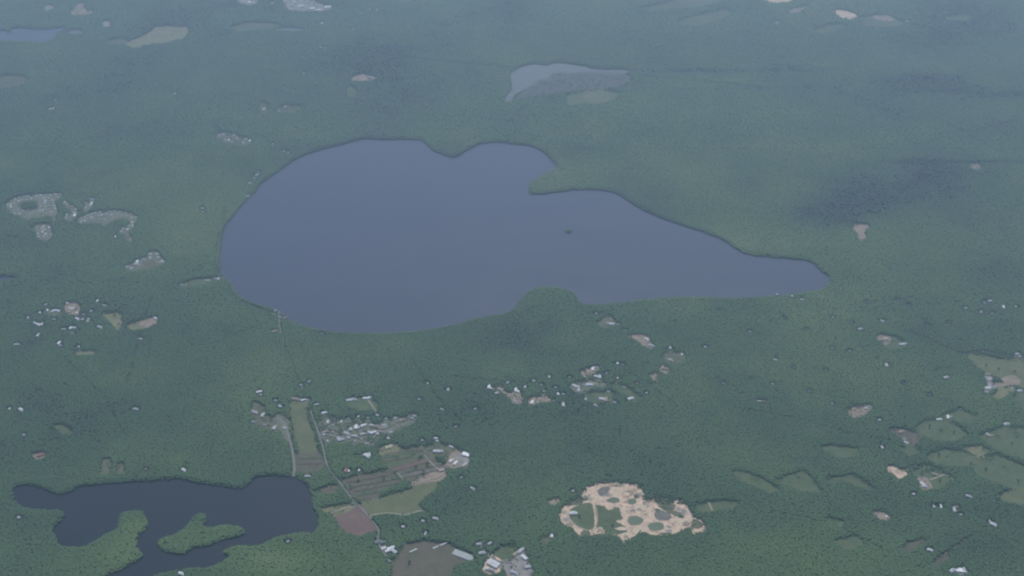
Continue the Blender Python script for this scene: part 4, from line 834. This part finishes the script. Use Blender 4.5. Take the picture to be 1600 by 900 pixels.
def trunk_bm(bm, h=10):
    bmesh.ops.create_cone(bm, cap_ends=False, segments=6, radius1=.38, radius2=.18, depth=h, matrix=Matrix.Translation((0, 0, h / 2)))
    for a in (0, 2.1, 4.2):
        m_ = Matrix.Translation((math.cos(a) * 1.3, math.sin(a) * 1.3, h * .78)) @ Matrix.Rotation(a, 4, 'Z') @ Matrix.Rotation(rad(42), 4, 'Y')
        bmesh.ops.create_cone(bm, cap_ends=False, segments=4, radius1=.16, radius2=.06, depth=4.2, matrix=m_)
col = bpy.data.collections.new('forest_trees')
for i in range(7):
    bm = bmesh.new(); crown_bm(bm, i + 1, i >= 5)
    for f in bm.faces: f.material_index = 0
    nf = len(bm.faces); trunk_bm(bm, 9)
    bm.faces.ensure_lookup_table()
    for f in bm.faces[nf:]: f.material_index = 1
    me = fin(bm, 'tree'); me.materials.append(M['foliage']); me.materials.append(M['bark'])
    o = bpy.data.objects.new('tree_kind', me); col.objects.link(o)

# value noise on the ground plane
def vnoise(X, Y, cell, seed):
    r_ = np.random.default_rng(seed); T = r_.random((256, 256))
    x = X / cell + 1000; y = Y / cell + 1000; xi = np.floor(x).astype(int); yi = np.floor(y).astype(int)
    fx = x - xi; fy = y - yi; fx = fx * fx * (3 - 2 * fx); fy = fy * fy * (3 - 2 * fy)
    a = T[xi % 256, yi % 256]; b = T[(xi + 1) % 256, yi % 256]; c = T[xi % 256, (yi + 1) % 256]; d = T[(xi + 1) % 256, (yi + 1) % 256]
    return (a * (1 - fx) + b * fx) * (1 - fy) + (c * (1 - fx) + d * fx) * fy
# stands of other species, wetter and drier woods, and a cloud shadow painted as darker foliage: centre, radii, shift in tint (survey units)
STANDS_AND_SHADOW = [(1385,306,120,34,-.45),(1290,345,90,16,-.2),(1085,113,75,3.5,-.45),(1000,140,60,3,-.3),(1180,140,60,3,-.3),(1250,112,90,4,-.25),(1470,122,50,4,-.3),(1420,128,60,5,-.25),(1560,255,70,4,-.25),(1440,255,70,4,-.3),(230,440,60,5,-.2),(60,440,60,8,-.25),(1330,480,70,5,-.2),(1240,720,60,4,-.25),(1560,150,60,10,-.25),(1290,335,60,22,-.22),(1160,292,60,22,-.22),(1190,250,70,14,-.16),(1480,272,80,20,-.22),(1330,330,70,18,-.14),(970,278,26,9,-.12),(920,232,45,12,-.2),
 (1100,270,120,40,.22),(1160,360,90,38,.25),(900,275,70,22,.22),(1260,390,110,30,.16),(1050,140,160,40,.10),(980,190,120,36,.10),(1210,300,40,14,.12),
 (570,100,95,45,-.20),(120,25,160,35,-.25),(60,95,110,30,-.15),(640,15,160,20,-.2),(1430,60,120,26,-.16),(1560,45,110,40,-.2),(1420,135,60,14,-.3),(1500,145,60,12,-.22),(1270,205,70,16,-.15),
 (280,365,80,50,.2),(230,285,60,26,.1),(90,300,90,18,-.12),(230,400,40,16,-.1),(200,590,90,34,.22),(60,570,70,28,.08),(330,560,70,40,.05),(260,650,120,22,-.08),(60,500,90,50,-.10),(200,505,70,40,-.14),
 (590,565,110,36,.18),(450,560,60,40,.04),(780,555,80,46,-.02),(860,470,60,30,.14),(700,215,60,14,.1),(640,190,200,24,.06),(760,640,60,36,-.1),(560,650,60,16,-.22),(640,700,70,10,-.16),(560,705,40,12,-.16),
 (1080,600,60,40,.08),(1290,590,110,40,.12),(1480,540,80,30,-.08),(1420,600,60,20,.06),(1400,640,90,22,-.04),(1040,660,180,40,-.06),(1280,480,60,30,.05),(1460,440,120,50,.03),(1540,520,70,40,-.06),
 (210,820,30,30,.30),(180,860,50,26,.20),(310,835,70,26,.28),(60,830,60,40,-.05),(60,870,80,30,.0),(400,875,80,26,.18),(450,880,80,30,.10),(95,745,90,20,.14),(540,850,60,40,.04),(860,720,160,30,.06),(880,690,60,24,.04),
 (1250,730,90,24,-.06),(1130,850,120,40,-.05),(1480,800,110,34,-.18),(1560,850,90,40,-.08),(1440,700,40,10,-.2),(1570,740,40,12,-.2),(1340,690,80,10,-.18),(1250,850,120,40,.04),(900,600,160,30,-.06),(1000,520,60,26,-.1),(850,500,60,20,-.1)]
def tint_of(X, Y, n):
    u, v = uv_of(X, Y)
    t = .47 + .26 * (vnoise(X, Y * .8, 900, 3) - .5) + .26 * (vnoise(X, Y, 280, 4) - .5) + .18 * (vnoise(X, Y, 90, 5) - .5)
    for (a, b, ra, rb, d) in STANDS_AND_SHADOW:
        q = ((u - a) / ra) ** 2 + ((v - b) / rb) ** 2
        t += (d * .5 if d < 0 and not (a > 1080 and b < 360) else d) * np.exp(-q * 1.0)  # upper right dark zones, where the cloud shadow is painted, keep full strength
    return t + rng.normal(0, .022, n)
cleared = cover < .3; cover = box(box(cover, 1), 1)
wat = np.zeros_like(cover)
for (nm, lab, mt, g) in lake_g: fill([tuple(map(float, uv_of(*p))) for p in g], 1, wat)
for g in isl_g: fill([tuple(map(float, uv_of(*p))) for p in g], 0, wat)
cover[wat > .5] = 0
m_ = (box(wat, 6) > .01) & (wat < .5) & (cover_sharp > .9) & ~cleared; cover[m_] = 1   # woods reach right down to the shore
box_w = box(wat, 8); near_clear = box(cleared & (cover_sharp > .2), 4) > .01
XS, YS, SC, EDG, SHR = [], [], [], [], []
shore = box(box(wat, 3), 3)
soft = box(box(np.where(wat > .5, 1, cover), 3), 3)
for (y0, y1, sp, sc) in ((2350, 4300, 8.0, .74), (4300, 6200, 10.5, .96), (6200, 8300, 14, 1.25), (8300, 12500, 19, 1.65)):
    hw = 760 / F * 1.0
    ys = np.arange(y0, y1, sp)
    wmax = (y1 * CP + CAM_H * SP) * (880 / F)
    xs = np.arange(-wmax, wmax, sp)
    X, Y = np.meshgrid(xs, ys); X = X + (np.arange(len(ys)) % 2)[:, None] * sp / 2
    X = X.ravel() + rng.uniform(-.42, .42, X.size) * sp; Y = Y.ravel() + rng.uniform(-.42, .42, Y.size) * sp
    u, v = uv_of(X, Y); ok = (u > -75) & (u < 1675) & (v > -22) & (v < 955)
    X, Y, u, v = X[ok], Y[ok], u[ok], v[ok]
    iu = np.clip(((u - U0) * RS).astype(int), 0, GW - 1); iv = np.clip(((v - V0) * RS).astype(int), 0, GH - 1)
    cvr = cover[iv, iu]; far_w = box_w[iv, iu] < .004
    du = (vnoise(X, Y, 55, 21) - .5) * 6.5 + (vnoise(X, Y, 18, 22) - .5) * 3; dv = (vnoise(X, Y, 50, 23) - .5) * 4 + (vnoise(X, Y, 18, 24) - .5) * 2
    ju = np.clip(((u + du - U0) * RS).astype(int), 0, GW - 1); jv = np.clip(((v + dv - V0) * RS).astype(int), 0, GH - 1)
    warp = far_w & ~near_clear[iv, iu]
    cvr = np.where(warp, cover[jv, ju], cvr)
    sh = cover_sharp[iv, iu]; cop = far_w & (sh > .008) & (sh < .07) & (vnoise(X, Y, 42, 31) > .84)
    cvr = np.where(cop, np.maximum(cvr, .6), cvr)
    k = rng.random(len(X)) < np.maximum(cvr, np.where(cvr > .03, cvr ** .7, 0))
    X, Y = X[k], Y[k]; XS.append(X); YS.append(Y); SC.append(np.full(len(X), sc)); EDG.append(np.clip((soft[iv, iu][k] - .25) / .65, 0, 1)); SHR.append(shore[iv, iu][k])
X = np.concatenate(XS); Y = np.concatenate(YS); SCL = np.concatenate(SC); N = len(X)
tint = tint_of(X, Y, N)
hgt = vnoise(X, Y, 160, 8) * .26 + vnoise(X, Y, 45, 9) * .14
edge = np.concatenate(EDG)
wide = SCL * rng.uniform(1.22, 1.5, N) * (.5 + .5 * edge)
tall = (.84 + hgt) * rng.uniform(.97, 1.03, N) * np.clip(SCL, .86, 1.1) * .82 * (1 - .45 * np.clip(np.concatenate(SHR) * 3, 0, 1)) * (.35 + .65 * edge)
con = (rng.random(N) < np.clip(.36 - tint, 0, .25) * 1.2)
kidx = np.where(con, rng.integers(5, 7, N), rng.integers(0, 5, N)).astype(np.int32)
print('trees', N)
me = bpy.data.meshes.new('forest'); me.vertices.add(N)
co = np.zeros((N, 3), np.float32); co[:, 0] = X; co[:, 1] = Y
me.vertices.foreach_set('co', co.ravel())
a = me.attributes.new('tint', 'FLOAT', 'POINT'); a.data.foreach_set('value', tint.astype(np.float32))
a = me.attributes.new('kidx', 'INT', 'POINT'); a.data.foreach_set('value', kidx)
a = me.attributes.new('size', 'FLOAT_VECTOR', 'POINT'); a.data.foreach_set('vector', np.stack([wide, wide, tall], 1).astype(np.float32).ravel())
a = me.attributes.new('turn', 'FLOAT_VECTOR', 'POINT'); a.data.foreach_set('vector', np.stack([np.zeros(N), np.zeros(N), rng.uniform(0, 6.28, N)], 1).astype(np.float32).ravel())
fo = put('forest', me, kind='stuff'); fo['label'] = 'dense mixed woodland canopy covering the land around the lakes'; fo['category'] = 'forest'
gt = bpy.data.node_groups.new('scatter_trees', 'GeometryNodeTree')
gt.interface.new_socket('Geometry', in_out='INPUT', socket_type='NodeSocketGeometry'); gt.interface.new_socket('Geometry', in_out='OUTPUT', socket_type='NodeSocketGeometry')
gi = gt.nodes.new('NodeGroupInput'); go = gt.nodes.new('NodeGroupOutput')
ip = gt.nodes.new('GeometryNodeInstanceOnPoints'); ci = gt.nodes.new('GeometryNodeCollectionInfo')
ci.inputs['Collection'].default_value = col; ci.inputs['Separate Children'].default_value = True; ci.inputs['Reset Children'].default_value = True
def na(nm, ty):
    n_ = gt.nodes.new('GeometryNodeInputNamedAttribute'); n_.data_type = ty; n_.inputs['Name'].default_value = nm; return n_.outputs['Attribute']
gt.links.new(gi.outputs[0], ip.inputs['Points']); gt.links.new(ci.outputs[0], ip.inputs['Instance'])
ip.inputs['Pick Instance'].default_value = True
gt.links.new(na('kidx', 'INT'), ip.inputs['Instance Index']); gt.links.new(na('size', 'FLOAT_VECTOR'), ip.inputs['Scale'])
gt.links.new(na('turn', 'FLOAT_VECTOR'), ip.inputs['Rotation'])
gt.links.new(ip.outputs[0], go.inputs[0])
md = fo.modifiers.new('scatter', 'NODES'); md.node_group = gt

# single trees one can tell apart, standing in open ground
solo_cr = []; bmt = bmesh.new(); trunk_bm(bmt, 9); trunk_me = fin(bmt, 'trunk'); trunk_me.materials.append(M['bark'])
for i in range(4):
    bm = bmesh.new(); crown_bm(bm, 31 + i); c_ = fin(bm, 'crown'); c_.materials.append(M['foliage_solo']); solo_cr.append(c_)
LONE = [('along the left edge of the long green meadow', [(451,640),(454,655),(457,670),(459,684)]),
 ('along the right edge of the long green meadow', [(482,642),(485,654),(489,668),(494,684),(498,698)]),
 ('in the crop field south of the village', [(560,752),(600,748)]),
 ('between the crop fields and the mill yard', [(650,731),(668,727),(684,719),(662,739)]),
 ('on the grass in the quarry', [(905,808),(957,822)]),
 ('in the brown field at the bottom edge', [(640,880)]),
 ('in the meadow beside the right edge', [(1540,572),(1560,578),(1585,582)]),
 ('in the pastures at lower right', [(1466,712),(1540,735),(1590,752),(1580,695)]),
 ('in the pasture amid the eastern woods', [(1452,668),(1470,674),(1490,676)]),
 ('in the pale field near the sand lot', [(1440,742),(1456,735),(1468,752)]),
 ('in the fan-shaped dry field at left', [(180,495),(186,508)]),
 ('on the tiny islet in the large lake', [(887.5,361.6),(889,361),(890.8,361.5)])]
for pl, pts in LONE:
    for i, (u, v) in enumerate(pts):
        x, y = P(u, v); s = random.uniform(.75, 1.1) * (.62 if 'islet' in pl else 1)
        e = bpy.data.objects.new('tree', None); C.objects.link(e); e.location = (x, y, .8 if 'islet' not in pl else 0); e.scale = (s, s, s * random.uniform(.8, 1)); e.rotation_euler = (0, 0, random.uniform(0, 6))
        e['label'] = f'{ORD[i]} from left of the single trees {pl}'; e['category'] = 'tree'; e['group'] = f'single trees {pl}'
        o = bpy.data.objects.new('crown', random.choice(solo_cr)); C.objects.link(o); o.parent = e
        o = bpy.data.objects.new('trunk', trunk_me); C.objects.link(o); o.parent = e

# ------------------------------------------------------------------ the air
bm = bmesh.new(); bm_box(bm, -EXT - 50, EXT + 50, -EXT - 50, EXT + 50, -4.0, CAM_H + 40)
hz = put('haze', fin(bm, 'haze'), kind='stuff')
hm = bpy.data.materials.new('haze_air'); hm.use_nodes = True; t = hm.node_tree; t.nodes.clear()
oo = t.nodes.new('ShaderNodeOutputMaterial'); pv = t.nodes.new('ShaderNodeVolumePrincipled')
pv.inputs['Density'].default_value = HAZE_DENSITY; pv.inputs['Color'].default_value = (*HAZE_COLOR, 1); pv.inputs['Anisotropy'].default_value = HAZE_G
t.links.new(pv.outputs[0], oo.inputs['Volume']); hz.data.materials.append(hm)
hm.cycles.homogeneous_volume = True
